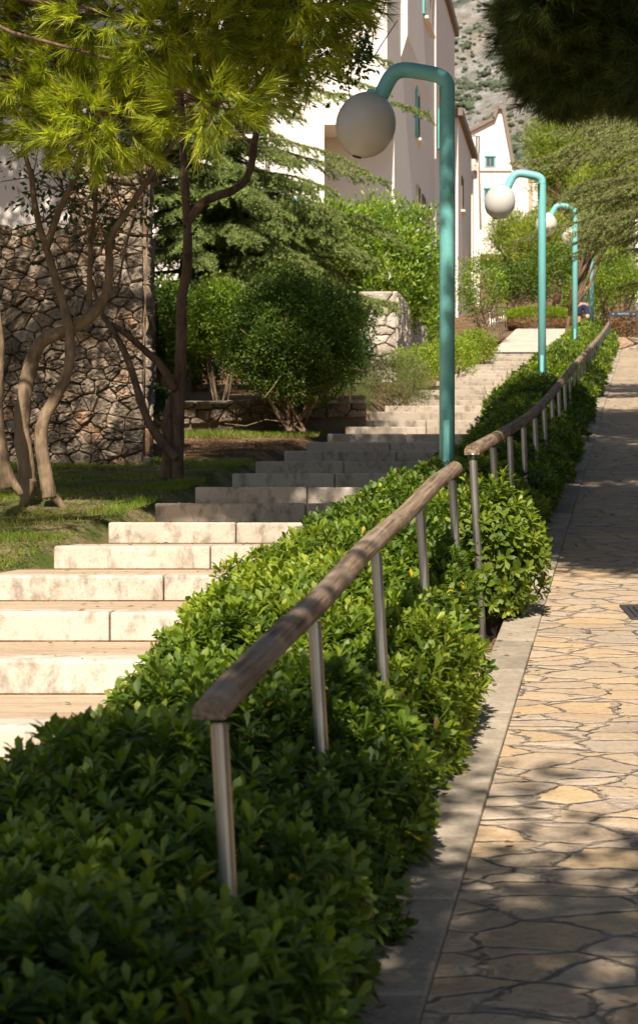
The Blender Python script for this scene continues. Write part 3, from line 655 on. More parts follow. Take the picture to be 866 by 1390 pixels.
pine('pine_tree','pine with long bright yellow-green needles hanging over the lawn trees',(-6.2,16.2,0.),(-4.5,16.5,6.5),c3+extra,rr+[(.75,.8,.45)]*26,nb+[130]*26,L_PINE,nl=.17,wid=.008,nneed=40,spread=.42)
D=11.5
cl=[(760,40),(720,60),(850,60),(800,100),(870,110),(740,110),(720,20),(930,90),(790,0),(860,-40),(960,-20),(720,-60)]
c3=[P(x+24,y-12,D+random.uniform(-.4,.5)) for x,y in cl]
extra=[P(random.uniform(830,1300),random.uniform(-620,-130),D+random.uniform(-1.5,1.5)) for _ in range(22)]
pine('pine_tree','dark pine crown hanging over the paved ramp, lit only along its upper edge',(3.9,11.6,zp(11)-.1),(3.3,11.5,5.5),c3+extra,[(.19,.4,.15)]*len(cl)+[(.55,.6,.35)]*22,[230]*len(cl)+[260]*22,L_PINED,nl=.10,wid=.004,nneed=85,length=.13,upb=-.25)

# ------------------------------------------------------------------ cedars
def cedar(name,label,base,height,branches,mat,tuft=.05,wid=.012,step=.028,tw=.42,per=8):
    t=thing(name,label,'cedar tree',base); base=np.array(base,float); b=MB(); top=base+[0,0,height]
    b.tube(curve(base-[0,0,.3],top,9,0,.06),np.linspace(.16,.05,9),10,rough=.05); TP=[];TA=[]
    for z0,tip in branches:
        p0=np.array([base[0],base[1],z0]); tip=np.array(tip,float); L=np.linalg.norm(tip-p0)
        q=curve(p0,tip,max(6,int(L/.25)),-.06*L,.12); b.tube(q,np.linspace(.03,.006,len(q)),5)
        qq=smooth(q,1); cum=np.concatenate([[0],np.cumsum(np.linalg.norm(np.diff(qq,axis=0),axis=1))]); s_=.12*L; side=1
        while s_<cum[-1]:
            pt=np.array([np.interp(s_,cum,qq[:,i]) for i in range(3)]); pt2=np.array([np.interp(s_+.02,cum,qq[:,i]) for i in range(3)]); fw=nrm(pt2-pt+1e-6)
            sd=nrm(np.cross(fw,[0,0,1.])); l=tw*random.uniform(.5,1.25)*(1-.55*(s_/cum[-1])**2)*min(1,L/1.6)
            dr=nrm(fw*.85+sd*side*random.uniform(.5,1.)+np.array([0,0,random.uniform(-.65,.05)])); side*=-1
            e=pt+dr*l+np.array([0,0,-.12*l]); w=curve(pt,e,4,-.03*l,.15); b.tube(w,[.006,.005,.004,.003],4,cap=False)
            m=max(3,int(l/step)); tt=np.linspace(.1,1,m)[:,None]; TP.append(w[0]+(e-w[0])*tt+[0,0,.01]); TA.append(np.repeat([dr],m,0))
            for _ in range(2):
                f=random.uniform(.3,.9); p_=w[0]+(e-w[0])*f; d2=nrm(dr+.8*RG.normal(size=3)*[1,1,.4]); l2=l*.35; m2=max(2,int(l2/step)); TP.append(p_+d2*l2*np.linspace(.1,1,m2)[:,None]); TA.append(np.repeat([d2],m2,0))
            s_+=.05 if L<2.5 else .06
        m=int(cum[-1]/step); ss=np.linspace(.3,1,m)*cum[-1]; TP.append(np.stack([np.interp(ss,cum,qq[:,i]) for i in range(3)],1)); TA.append(np.repeat([nrm(tip-p0)],m,0))
    b.build('trunk',B_BROWN,t,smooth=True); mb=MB(); tp=np.concatenate(TP); ta_=np.concatenate(TA); n=len(tp)*per
    p=np.repeat(tp,per,0); a=np.repeat(ta_,per,0); tt=nrm(.7*a+rdir(n)+np.array([0,0,.25])); rb=np.repeat(RG.random(len(tp)),per)
    emit(mb,NEED,p,tt,rdir(n),tuft*RG.uniform(.6,1.2,n),np.clip(.5*rb+.5*RG.random(n),0,1),wid); mb.build('crown',mat,t); return t
D=33.
tips=[(560,84),(590,150),(545,118),(500,214),(528,235),(560,332),(535,318),(500,345),(470,395),(520,400),(430,300),(400,345),(440,270),(410,235),(380,190),(350,330),(320,380),(290,340),(350,285),(300,250),(250,330),(230,280),(400,150),(330,150),(290,180),(350,170),(240,170),(210,240),(260,380),(330,220),(460,330),(390,300),(360,395),(300,395),(480,315),(430,365)]
br=[]
for x,y in tips:
    for _ in range(5 if y>130+(x-300)*.85 else (2 if x<420 else 1)):
        d=D+random.uniform(-2.2,1.6); tip=P(x+random.uniform(-22,16),y+random.uniform(-18,22),d); z0=tip[2]+random.uniform(.1,.9)*abs(tip[0]+2.0)*.35+.1; br.append((z0,tip))
for _ in range(60):
    a=random.uniform(1.2,5.2); z=random.uniform(3.2,7.); L=2.7*(1-(z-3)/9.); br.append((z+.3,np.array([-2.0+L*math.cos(a),D+1.+.8*L*math.sin(a),z-.3])))
cedar('cedar_tree','spreading cedar with drooping layered branches in front of the big building',(-2.0,D+.6,2.8),4.8,br,L_CEDAR)
D=30.; bx=U(3.4,D); br=[]
tips=[(740,190),(720,215),(760,240),(745,165),(705,240),(790,200),(800,170),(770,280),(790,260),(820,230),(835,190),(800,310),(775,330),(820,345),(850,300),(850,250),(740,265),(830,380),(860,360),(760,205),(700,345),(790,345),(840,275),(812,295),(780,215),(850,330),(860,210),(725,180),(690,225),(765,165)]
for x,y in tips:
    for _ in range(4 if (x>760 and 255<y<345) else 1):
        d=D+random.uniform(-1.5,2.); tip=P(x+random.uniform(-14,30),y+random.uniform(-20,20),d); z0=tip[2]+random.uniform(-.1,.9); br.append((z0,tip))
for _ in range(50):
    a=random.uniform(-1.5,1.8); z=random.uniform(4.,9.5); L=3.*(1-(z-3)/13.); br.append((z+.2,np.array([bx+L*math.cos(a),D+L*math.sin(a),z-.2])))
cedar('cedar_tree','cedar reaching grey-green branches in from the ramp side above the sign',(bx,D,zp(D)),8.6,br,L_CEDARP,tuft=.045,wid=.009,tw=.36)

# ------------------------------------------------------------------ shrubs
def shrub(name,label,cat,px,py,d,rx,ry,mat,m,per,leaf,basey=None,crad=.14,tpl=LEAF4,inner=.5,zmin=-.75,aspect=1.,stemn=7,stemr=.014,group=None,dr=None,rb0=0.,lump=.16,up=(0,0,.25),stemmat=None):
    c=P(px,py,d); RX=rx*d/FPX; RZ=ry*d/FPX; RY=dr if dr else RX*.85
    bz=(700-basey)*d/FPX if basey else c[2]-RZ
    base=np.array([c[0],c[1],bz]); t=thing(name,label,cat,base,group)
    mb=MB(); cs=shell(c,(RX,RY,RZ),m,inner,zmin,lump); clump_leaves(mb,cs,crad,per,leaf,tpl,up,rb0=rb0,aspect=aspect); mb.build('foliage',mat,t)
    b=MB()
    for i in range(stemn):
        a=random.uniform(0,6.28); e=c+np.array([RX*.7*math.cos(a),RY*.7*math.sin(a),random.uniform(-.4,.4)*RZ]); s0=base+np.array([random.uniform(-.08,.08)*RX*2,random.uniform(-.05,.05),-.08])
        mid=s0*.5+e*.5+np.array([0,0,-.12*RZ]); q=smooth([s0,mid,e],2); b.tube(q,np.linspace(stemr,stemr*.4,len(q)),6)
        for _ in range(3):
            k=random.randint(2,len(q)-1); b.tube(curve(q[k],q[k]+RG.normal(0,.3,3)*RX+[0,0,.15*RZ],4,0,.3),[stemr*.45,stemr*.3,stemr*.25,stemr*.2],4)
    b.build('stem',stemmat or B_TWIG,t,smooth=True); return t
shrub('round_shrub','large round dense green shrub on bare forked stems beside the low wall','shrub',402,462,28.6,98,94,L_BALL,1500,34,.044,basey=578,crad=.11,stemn=16,stemr=.022,zmin=-.97,inner=.45)
shrub('shrub','light yellow-green shrub wedged between the dark tree trunk and the round shrub','shrub',300,440,30.2,42,62,L_LAUREL,420,30,.05,basey=556,crad=.11)
shrub('shrub','dark green shrub just right of the stone wall corner','shrub',228,455,31,48,78,L_BALL,600,30,.05,basey=556,crad=.12)
shrub('shrub','low dark creeping shrub at the foot of the forked tree by the wall','shrub',205,545,26.5,26,22,L_DARK,120,22,.04,crad=.08,stemn=4)
shrub('laurel_bush','tall sunlit laurel with long leaves above the pale wall end','laurel',518,362,45.6,80,92,L_LAUREL,760,26,.12,basey=430,crad=.2,aspect=.8,lump=.22,dr=1.3,up=(0,0,.7),zmin=-.95)
shrub('laurel_bush','smaller laurel clump at the edge of the cedar, paler shoots on top','laurel',450,330,44.5,45,50,L_LAUREL,260,24,.12,basey=430,crad=.2,aspect=.8,up=(0,0,.7))
shrub('laurel_bush','shaded laurel growing down behind the slanting wall return','laurel',575,425,50.5,28,62,L_LAUREL,300,24,.08,basey=480,crad=.2,aspect=.8,up=(0,0,.5),zmin=-.95)
shrub('rockrose_bush','grey-green wispy bush spilling beside the middle steps','bush',535,522,32.4,56,40,L_GREY,420,30,.045,basey=560,crad=.12,aspect=.35,up=(0,0,.9),stemn=14,lump=.2)
shrub('rockrose_bush','low wispy grey-green bush next to the low wall end','bush',470,545,31,34,22,L_GREY,160,28,.04,crad=.10,aspect=.35,up=(0,0,.8))
shrub('euonymus_bush','bright yellow-green bush at the left edge of the steps below the pale wall','bush',565,497,37.,34,24,L_YEL,220,26,.045,crad=.12,aspect=1.)
shrub('euonymus_bush','bright yellow-green bush behind the nearest lamp pole','bush',612,484,41.5,38,27,L_YEL,260,26,.045,crad=.12)
shrub('euonymus_bush','yellow-green bush reaching the top of the steps','bush',645,472,46.,28,22,L_YEL,220,26,.048,crad=.12)
shrub('shrub','open leggy shrub with bare stems behind the small railing','shrub',652,392,54,38,52,L_LAUREL,230,22,.065,basey=455,crad=.2,stemn=16,stemr=.03,inner=.4,lump=.25)
shrub('shrub','dark green bush under the light trees behind the clipped hedge','shrub',705,385,68,38,30,L_BALL,260,26,.09,basey=425,crad=.28)
shrub('shrub','mid green bush behind the second lamp pole','shrub',752,372,70,40,38,L_BALL,300,26,.09,basey=430,crad=.28,rb0=.15)
shrub('shrub','tall leafy shrub above the sign','shrub',835,375,57,44,42,L_YEL,380,26,.07,basey=462,crad=.22,stemn=18,stemr=.03,rb0=-.25,dr=1.)
shrub('shrub','bare brown shrub with few leaves behind the sign','shrub',842,447,54.5,26,28,L_DRY,150,22,.06,basey=475,crad=.15,stemn=22,stemr=.02)
shrub('shrub','lit green shrub between the farthest lamps','shrub',800,405,63,36,34,L_LAUREL,260,24,.08,basey=446,crad=.24)
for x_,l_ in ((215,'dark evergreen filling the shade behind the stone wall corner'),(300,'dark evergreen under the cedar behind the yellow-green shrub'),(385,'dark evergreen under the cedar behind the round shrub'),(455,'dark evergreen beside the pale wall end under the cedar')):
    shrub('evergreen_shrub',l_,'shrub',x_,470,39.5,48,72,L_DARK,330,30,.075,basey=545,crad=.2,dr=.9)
# clipped rounded hedge
c=P(730,434,61.5); t=thing('clipped_hedge','clipped flat-domed hedge with brown bare sides at the end of the landing','hedge',(c[0],c[1],P(0,452,61.5)[2]))
mb=MB(); n=24000; d_=rdir(n); d_=np.sign(d_)*np.abs(d_)**.7; p=c+d_*np.array([.94,.8,.34])*RG.uniform(.85,1,n)[:,None]; top=d_[:,2]>-.05; p1=p[top]; m=len(p1)
emit(mb,LEAF4,p1,nrm(d_[top]+.7*rdir(m)+[0,0,.6]),rdir(m),.05*RG.uniform(.7,1.2,m),RG.random(m)); mb.build('foliage',L_YEL,t)
mb=MB(); p2=p[~top]; m=len(p2); emit(mb,LEAF4,p2,nrm(d_[~top]+.9*rdir(m)),rdir(m),.055,RG.random(m),.03); mb.build('twigs',L_DRY,t)

# far trees
def fartree(label,px,py,d,rx,ry,mat,m,per,leaf,group='trees below the mountain',crad=.5,asp=.35,basey=None,trr=.16,bpx=None):
    c=P(px,py,d); RX=rx*d/FPX; RZ=ry*d/FPX; base=np.array([c[0] if bpx is None else P(bpx,0,d)[0],c[1]+.2,zp(d)-.2]); t=thing('tree',label,'tree',base,group); b=MB()
    tr=curve(base,c+[0,0,RZ*.4],7,0,.2); b.tube(tr,np.linspace(trr,trr*.3,7),8)
    cs=shell(c,(RX,RX*.8,RZ),m,.35,-1,.3)
    for i in range(0,m,5): k=random.randint(2,6); b.tube(curve(tr[k],cs[i],4,0,.2),[.05,.035,.025,.012],5)
    b.build('trunk',B_BROWN,t,smooth=True); mb=MB(); clump_leaves(mb,cs,crad,per,leaf,LEAF4,(0,0,.5),aspect=asp); mb.build('crown',mat,t)
fartree('light green pine just right of the white house gable',752,215,88,34,52,L_FAR,110,75,.22)
fartree('yellow-green pine below the white house corner',738,330,82,40,38,L_FAR,130,75,.2)
fartree('yellow-green tree behind the second and third lamps',770,300,92,42,50,L_FAR,130,75,.22)
fartree('dusty green tree behind the cedar branches',820,260,100,52,60,L_FAR,150,75,.24)
fartree('dark green tree under the cedar at the frame edge',855,330,84,34,60,L_LAUREL,130,70,.2)
fartree('grey-green tree high behind the dark pine crown',790,190,110,60,50,L_GREY,150,75,.24)
fartree('tall green tree standing farthest up the slope',860,180,115,50,60,L_FAR,140,75,.24)
fartree('small bright pine in front of the white house base',692,318,90,28,28,L_FAR,90,70,.18)

fartree('small airy grey-green tree hiding the head of the fourth lamp',808,312,53,36,30,L_CEDARP,90,46,.12,group=None,crad=.28,trr=.05,bpx=768)
# downpipe etc follow
# ------------------------------------------------------------------ buildings
def faceX(d): return -4.665+.124*d
bd=thing('apartment_building','large cream apartment building with a corner loggia behind the cedar','building',(-2,55,4))
b=MB(); XL=-3.0; xc=faceX(50); xl=P(440,0,50)[0]
b.prism([(XL,50),(xc,50),(faceX(74.4),74.4),(XL,74.4)],8.85,16.2)
b.prism([(XL,50),(xl,50),(xl,51.8),(faceX(51.8),51.8),(faceX(74.4),74.4),(XL,74.4)],3.5,8.847)
b.build('wall',PLASTER,bd)
b=MB(); b.prism([(XL-.2,49.8),(xc+.15,49.8),(faceX(74.6)+.15,74.8),(XL-.2,74.8)],16.203,16.5)
V=[(XL-.2,49.8,16.503),(xc+.15,49.8,16.503),(faceX(74.6)+.15,74.8,16.503),(XL-.2,74.8,16.503),(-.9,50,17.9),(0.6,74.6,17.9)]
b.add(V,[np.array([(1,2,5,4),(3,0,4,5)]),np.array([(0,1,4),(2,3,5)])],mi=1); b.build('roof',[ROOFM,ROOFT],bd)
b=MB(); e=xc; zt=P(0,52,54)[2]; zq=P(0,82,54)[2]    # shallow bay with a slanting underside
def fx(d,o): return faceX(d)+o
dd0,dd1=53.6,60.5
V=[(fx(dd0,.002),dd0,zq),(fx(dd0,.16),dd0,zt),(fx(dd0,.16),dd0,16.1),(fx(dd0,.002),dd0,16.1),(fx(dd1,.002),dd1,zq),(fx(dd1,.16),dd1,zt),(fx(dd1,.16),dd1,16.1),(fx(dd1,.002),dd1,16.1)]
b.add(V,np.array([(0,1,2,3),(1,5,6,2),(5,4,7,6),(0,4,5,1),(3,2,6,7)])); b.build('bay',PLASTER,bd)
def side_window(bd,d0,d1,z0,z1,sh=True,o=.003):
    f=MB(); w=.05
    def q(d,off): return faceX(d)+off
    def strip(da,db,za,zb,o0,o1,mb_): 
        mb_.add([(q(da,o0),da,za),(q(db,o0),db,za),(q(db,o0),db,zb),(q(da,o0),da,zb),(q(da,o1),da,za),(q(db,o1),db,za),(q(db,o1),db,zb),(q(da,o1),da,zb)],np.array([(0,1,2,3),(4,7,6,5),(0,4,5,1),(1,5,6,2),(2,6,7,3),(3,7,4,0)]))
    strip(d0,d1,z0,z0+w,o,.04+o,f); strip(d0,d1,z1-w,z1,o,.04+o,f); strip(d0,d0+w,z0+w,z1-w,o,.04+o,f); strip(d1-w,d1,z0+w,z1-w,o,.04+o,f)
    wd=f.build('window',ROOFM,bd); g=MB(); strip(d0+w,d1-w,z0+w,z1-w,o,.012+o,g); g.build('pane',GLASS,wd)
    if sh: s2=MB(); strip(d0-.32,d0-.01,z0,z1,o,.05+o,s2); s2.build('shutter',SHUT,wd)
    s3=MB(); strip(d0-.08,d1+.08,z0-.07,z0-.005,o,.14+o,s3); s3.build('sill',PLASTER,wd)
for a in (58.3,60.1,61.9): side_window(bd,a,a+.95,7.85,8.75,False)
side_window(bd,58.2,59.,9.95,11.3); side_window(bd,58.6,61.,13.25,14.6,True,.163)
side_window(bd,66.,67.2,7.2,8.4,False); side_window(bd,66.5,67.3,11.,12.2)
def front_window(bd,x0,x1,z0,z1,y,sh=.3,both=True,fm=None):
    f=MB(); w=.05
    f.box(x0,x1,y-.05,y-.003,z0,z0+w); f.box(x0,x1,y-.05,y-.003,z1-w,z1); f.box(x0,x0+w,y-.05,y-.003,z0+w+.001,z1-w-.001); f.box(x1-w,x1,y-.05,y-.003,z0+w+.001,z1-w-.001); f.box((x0+x1)/2-.02,(x0+x1)/2+.02,y-.045,y-.003,z0+w+.001,z1-w-.001)
    wd=f.build('window',fm or ROOFM,bd); g=MB(); g.box(x0+w,x1-w,y-.02,y-.003,z0+w,z1-w); g.build('pane',GLASS,wd)
    if sh: 
        s2=MB(); s2.box(x1+.01,x1+sh,y-.06,y-.003,z0,z1)
        if both: s2.box(x0-sh,x0-.01,y-.06,y-.003,z0,z1)
        s2.build('shutter',SHUT,wd)
x=P(392,0,50)[0]; front_window(bd,x-.35,x+.12,P(0,318,50)[2],P(0,268,50)[2],50.,.2,False)
x=P(360,0,50)[0]; front_window(bd,x-.9,x-.1,P(0,318,50)[2],P(0,268,50)[2],50.,.2)
x=P(400,0,50)[0]; front_window(bd,x-.5,x+.1,P(0,105,50)[2],P(0,50,50)[2],50.,.2)
b=MB(); b.tube([(faceX(64)+.09,64,5),(faceX(64)+.09,64,16.1)],.025,8); b.build('downpipe',PLASTER,bd)
# lower wing to the left, in front of the main body
wg=thing('building_wing','lower cream wing with a sloping tiled roof seen through the cedar','building',(-4,45,4))
b=MB(); wx=P(360,0,47)[0]; b.box(-9,wx,47,49.9,3.5,P(0,170,47)[2]); b.build('wall',PLASTER,wg)
b=MB(); z=P(0,170,47)[2]; V=[(-9.1,46.8,z+.003),(wx+.35,46.8,z+.003-.5),(wx+.35,49.95,z-.5),(-9.1,49.95,z+.003),(-9.1,46.8,z+.8),(wx-.2,46.8,z+.62),(wx-.2,49.95,z+.62),(-9.1,49.95,z+.8)]
V=[(-9.1,46.8,z+.003),(wx+.003,46.8,z+.003),(wx+.003,49.95,z+.003),(-9.1,49.95,z+.003),(-9.1,46.8,z+.5),(wx-.5,46.8,z+.5),(wx-.5,49.95,z+.5),(-9.1,49.95,z+.5)]
b.add(V,np.array([(0,3,2,1),(4,5,6,7),(0,1,5,4),(1,2,6,5),(2,3,7,6),(3,0,4,7)])); b.build('roof',ROOFT,wg)
front_window(wg,P(300,0,47)[0],P(318,0,47)[0],P(0,320,47)[2],P(0,270,47)[2],47.,.25)
# left house above the retaining wall
hs=thing('house','shaded cream house wall above the tall rubble wall','house',(-5,28,3))
b=MB(); b.box(-12,P(118,0,26.8)[0],26.8,34,2.8,9.5); b.build('wall',PLASTER,hs)
b=MB(); b.box(-12.3,P(118,0,26.8)[0]+.3,26.5,34.3,9.503,9.8); b.build('roof',ROOFM,hs)
front_window(hs,P(74,0,26.8)[0],P(100,0,26.8)[0],P(0,104,26.8)[2],P(0,40,26.8)[2],26.8,.09)
# second building
b2=thing('apartment_building','second cream building section with a dark slanting eave behind the big one','building',(5,80,8))
b=MB(); b.prism([(0,76.2),(faceX(76.2)+.0,76.2),(faceX(84.6),84.6),(0,84.6)],6,13.75); b.build('wall',PLASTER,b2)
b=MB(); b.prism([(-.1,75.9),(faceX(75.9)+.18,75.9),(faceX(85.2)+.18,85.2),(-.1,85.2)],13.753,14.02); b.build('roof',ROOFM,b2)
bd2=b2; d=80.; side_window(b2,78.,78.9,10.8,12.,False); side_window(b2,81.,81.9,8.2,9.3,False)
# balcony house
b3=thing('house','narrow house edge with a pale sloping roof terrace and glass rail','house',P(643,330,96))
D=96.
b=MB(); b.box(P(630,0,D)[0],P(641,0,D)[0],D,D+5,8,P(0,238,D)[2]); b.prism([(P(641,0,D)[0]+.01,D-.6),(P(650,0,D)[0],D-.6),(P(650,0,D)[0],D+5),(P(641,0,D)[0]+.01,D+5)],8,P(0,228,D)[2]); b.build('wall',PLASTER,b3)
b=MB(); x0=P(630,0,D)[0]; x1=P(645.5,0,D)[0]; V=[(x0,D-.9,P(0,236,D)[2]),(x1,D-.9,P(0,236,D)[2]),(x1,D-.9,P(0,228,D)[2]),(x0,D-.9,P(0,228,D)[2]),(x0,D+4,P(0,204,D+4)[2]),(x1,D+4,P(0,204,D+4)[2]),(x1,D+4,P(0,196,D+4)[2]),(x0,D+4,P(0,196,D+4)[2])]
b.add(V,np.array([(0,1,2,3),(4,7,6,5),(0,4,5,1),(1,5,6,2),(2,6,7,3),(3,7,4,0)])); b.build('terrace',CONC,b3)
b=MB(); b.tube([P(646.5,184,D+4),P(646.5,206,D+4),P(645,225,D-.9)],.05,6); b.tube([P(636,184,D+4),P(650,185,D+4),P(650,205,D+4),P(644,232,D-.9)],.05,6); b.build('rail',STEEL,b3)
b=MB(); b.add([P(648.5,210,D-1),P(650.5,206,D-1),P(654,312,D-1),P(650.5,312,D-1),P(648.5,210,D),P(650.5,206,D),P(654,312,D),P(650.5,312,D)],np.array([(0,1,2,3),(4,7,6,5),(0,4,5,1),(1,5,6,2),(2,6,7,3),(3,7,4,0)])); b.build('eave',ROOFM,b3)
# white gabled house far behind
D=170.; wh=thing('house','white gabled house with teal shuttered windows under the mountain','house',P(690,330,D))
def q(x,y,dd=D): return P(x,y,dd)
pts=[(634,182),(671,163),(676,149),(680,149),(694,225),(730,243),(730,345),(634,345)]
b=MB(); n=len(pts); V=[q(x,y) for x,y in pts]+[q(x,y)+[0,9,0] for x,y in pts]
b.add(V,[np.array([list(range(n))]),np.array([[n+i for i in range(n)][::-1]]),np.array([[i,n+i,n+(i+1)%n,(i+1)%n] for i in range(n)])]); b.build('wall',PLASTER,wh)
b=MB()
for (x0,y0),(x1,y1) in zip(pts[:5],pts[1:6]):
    a=q(x0,y0)+[0,-.35,.02]; c=q(x1,y1)+[0,-.35,.02]; dr=nrm(c-a); up=np.cross(dr,[0,1,0]); up=up if up[2]>0 or (up[2]==0) else -up
    if x0 in (680,): up=np.array([abs(up[0]),0,abs(up[2])])
    V=[a,c,c+up*.24,a+up*.24]; V=V+[v+[0,9.5,0] for v in V]; b.add(V,np.array([(0,1,2,3),(4,7,6,5),(0,4,5,1),(1,5,6,2),(2,6,7,3),(3,7,4,0)]))
b.box(q(650,0)[0],q(694,0)[0],D-.08,D-.003,q(0,233.5)[2],q(0,231.5)[2]); b.build('roof',ROOFM,wh)
for (x0,x1,y0,y1) in ((659,671,227,213),(657,668,273,256.5)):
    front_window(wh,q(x0,0)[0],q(x1,0)[0],q(0,y0)[2],q(0,y1)[2],D,.1,True,mk_flat('grey_frame',(.3,.33,.32),.7))
    s2=MB(); s2.box(q(x0,0)[0]-.1,q(x1,0)[0]+.12,D-.12,D-.004,q(0,y1)[2]+.003,q(0,y1)[2]+.12); s2.build('shutter_box',SHUT,wh)
b=MB(); b.box(q(717,0)[0],q(722,0)[0],D-.4,D-.003,18,q(0,243)[2]); b.box(q(678,0)[0],q(716,0)[0],D-.5,D-.003,q(0,320)[2],q(0,311)[2]); b.build('trim',mk_flat('ochre_render',(.45,.33,.22),.9),wh)
# pillar at the ramp top
b=MB(); pz=P(866,0,58); b.box(P(861.5,0,58)[0],P(861.5,0,58)[0]+1.6,58,59.2,4.,P(0,296,58)[2]); pl=thing('gate_pillar','plain cream wall pillar at the top end of the ramp behind the sign','pillar',(pz[0],58,4.4)); b.build('shaft',PLASTER,pl); b=MB(); b.box(P(861,0,58)[0],P(861,0,58)[0]+1.7,57.95,59.25,P(0,296,58)[2]+.003,P(0,296,58)[2]+.1); b.build('cap',CONC,pl)

# ------------------------------------------------------------------ sign, drain, person
sd=51.6; sg=thing('direction_sign','narrow dark blue direction sign on thin posts at the top of the handrail','sign',P(845,465,sd))
b=MB(); x0=P(828.5,0,sd)[0]; x1=P(862.5,0,sd)[0]; zb=P(0,429,sd)[2]; zt=P(0,423,sd)[2]; b.box(x0,x1,sd,sd+.03,zb,zt); bo=b.build('board',SIGNM,sg,bevel=.004)
b=MB(); xr=P(864,0,sd)[0]; b.box(xr-.022,xr+.022,sd-.01,sd+.035,3.9,zt+.03); b.build('post',IRON,sg)
b=MB(); b.box(x0-.03,x0-.002,sd-.01,sd+.035,3.9,zt+.01); b.build('post',IRON,sg)
def text(s,loc,size,mat,parent,name='lettering'):
    cu=bpy.data.curves.new(name,'FONT'); cu.body=s; cu.size=size; cu.align_x='CENTER'; cu.align_y='CENTER'; cu.extrude=.002
    o=bpy.data.objects.new(name,cu); COL.objects.link(o); me=bpy.data.meshes.new_from_object(o); bpy.data.objects.remove(o)
    o=bpy.data.objects.new(name,me); me.materials.append(mat); link(o,parent); org=np.zeros(3); p=parent
    while p: org+=np.array(p.location); p=p.parent
    o.location=np.array(loc)-org; o.rotation_euler=(R(90),0,0); return o
text('RECEPTION',((x0+x1)/2,sd-.004,(zb+zt)/2),.05,WHITE,bo)
for sx,xx in ((-1,x0+.05),(1,x1-.05)):
    b=MB(); zc=(zb+zt)/2; b.add([(xx+sx*.02,sd-.003,zc),(xx,sd-.003,zc+.015),(xx,sd-.003,zc-.015)],np.array([(0,1,2)])); b.add([(xx-sx*.001,sd-.003,zc-.007),(xx-sx*.026,sd-.003,zc-.007),(xx-sx*.026,sd-.003,zc+.007),(xx-sx*.001,sd-.003,zc+.007)],np.array([(0,1,2,3)])); ar=b.build('arrow',WHITE,bo); so=ar.modifiers.new('s','SOLIDIFY'); so.thickness=.003
dd=11.1; g=thing('drain_grate','small square dark metal drain grate set in the sunlit paving','drain',(P(856,0,dd)[0]+.17,dd+.17,zp(dd)))
b=MB(); gx=P(856.5,0,dd)[0]
def gq(x0,x1,y0,y1,h0,h1,mb_): mb_.add([(x,y,zp(y)+h) for h in (h0,h1) for y in (y0,y1) for x in (x0,x1)],np.array([(0,2,3,1),(4,5,7,6),(0,1,5,4),(1,3,7,5),(3,2,6,7),(2,0,4,6)]))
gq(gx,gx+.34,dd,dd+.03,-.02,.016,b); gq(gx,gx+.34,dd+.42,dd+.45,-.02,.016,b); gq(gx,gx+.025,dd+.031,dd+.419,-.02,.016,b); gq(gx+.315,gx+.34,dd+.031,dd+.419,-.02,.016,b); b.build('frame',IRON,g)
b=MB()
for i in range(9): gq(gx+.035+i*.031,gx+.05+i*.031,dd+.031,dd+.419,-.01,.013,b)
b.build('bars',IRON,g); b=MB(); gq(gx+.026,gx+.314,dd+.031,dd+.419,.005,.0065,b); b.build('pit',mk_flat('drain_dark',(.02,.018,.016),.9),g)
# person walking behind the hedge
PX=P(791,0,62)[0]; PY=62.; PZ=zp(62)-.12
pr=thing('person','person in dark green shirt and navy shorts walking behind the third lamp pole','person',(PX,PY,PZ))
def skin(name,verts,edges,rad,mat,parent,sub=2):
    me=bpy.data.meshes.new(name); me.from_pydata([tuple(v) for v in verts],edges,[]); me.materials.append(mat); o=bpy.data.objects.new(name,me); link(o,parent)
    s=o.modifiers.new('skin','SKIN'); 
    for i,r_ in enumerate(rad): me.skin_vertices[0].data[i].radius=(r_,r_) if not hasattr(r_,'__len__') else r_
    me.skin_vertices[0].data[0].use_root=True; sb=o.modifiers.new('s','SUBSURF'); sb.levels=sub; sb.render_levels=sub
    return o
SK=mk_flat('skin',(.55,.33,.23),.6)
v=[(0,0,.95),(0,0,1.15),(0,0,1.38),(0,0,1.5),(0,-.01,1.62),(.1,0,.9),(.12,-.08,.5),(.13,.08,.1),(.13,-.06,.04),(-.1,0,.9),(-.11,.1,.5),(-.12,.22,.12),(-.12,.1,.04),(.18,0,1.4),(.24,.02,1.12),(.25,-.1,.9),(.25,-.13,.8),(-.18,0,1.4),(-.24,.0,1.12),(-.25,-.06,.88),(-.25,-.1,.78)]
e=[(0,1),(1,2),(2,3),(3,4),(0,5),(5,6),(6,7),(7,8),(0,9),(9,10),(10,11),(11,12),(2,13),(13,14),(14,15),(15,16),(2,17),(17,18),(18,19),(19,20)]
rd=[(.14,.1),(.13,.09),(.15,.1),.055,(.085,.1),.085,.058,.036,.04,.085,.058,.036,.04,.05,.038,.03,.03,.05,.038,.03,.03]
skin('body',v,e,rd,SK,pr)
skin('shorts',[v[0],v[5],(.115,-.05,.62),v[9],(-.11,.06,.62),(0,0,1.02)],[(0,1),(1,2),(0,3),(3,4),(0,5)],[(.155,.12),.105,.09,.105,.09,(.15,.11)],mk_flat('navy_cloth',(.02,.025,.07),.9),pr)
skin('shirt',[(0,0,1.15),(0,0,1.0),(0,0,1.39),(.18,0,1.39),(.22,.01,1.22),(-.18,0,1.39),(-.22,0,1.22)],[(0,1),(0,2),(2,3),(3,4),(2,5),(5,6)],[(.15,.11),(.155,.12),(.165,.115),.07,.055,.07,.055],mk_flat('dark_green_cloth',(.03,.06,.045),.9),pr)
skin('hair',[(0,-.02,1.68),(0,-.03,1.6)],[(0,1)],[(.12,.13),(.12,.13)],mk_flat('brown_hair',(.06,.035,.02),.8),pr)

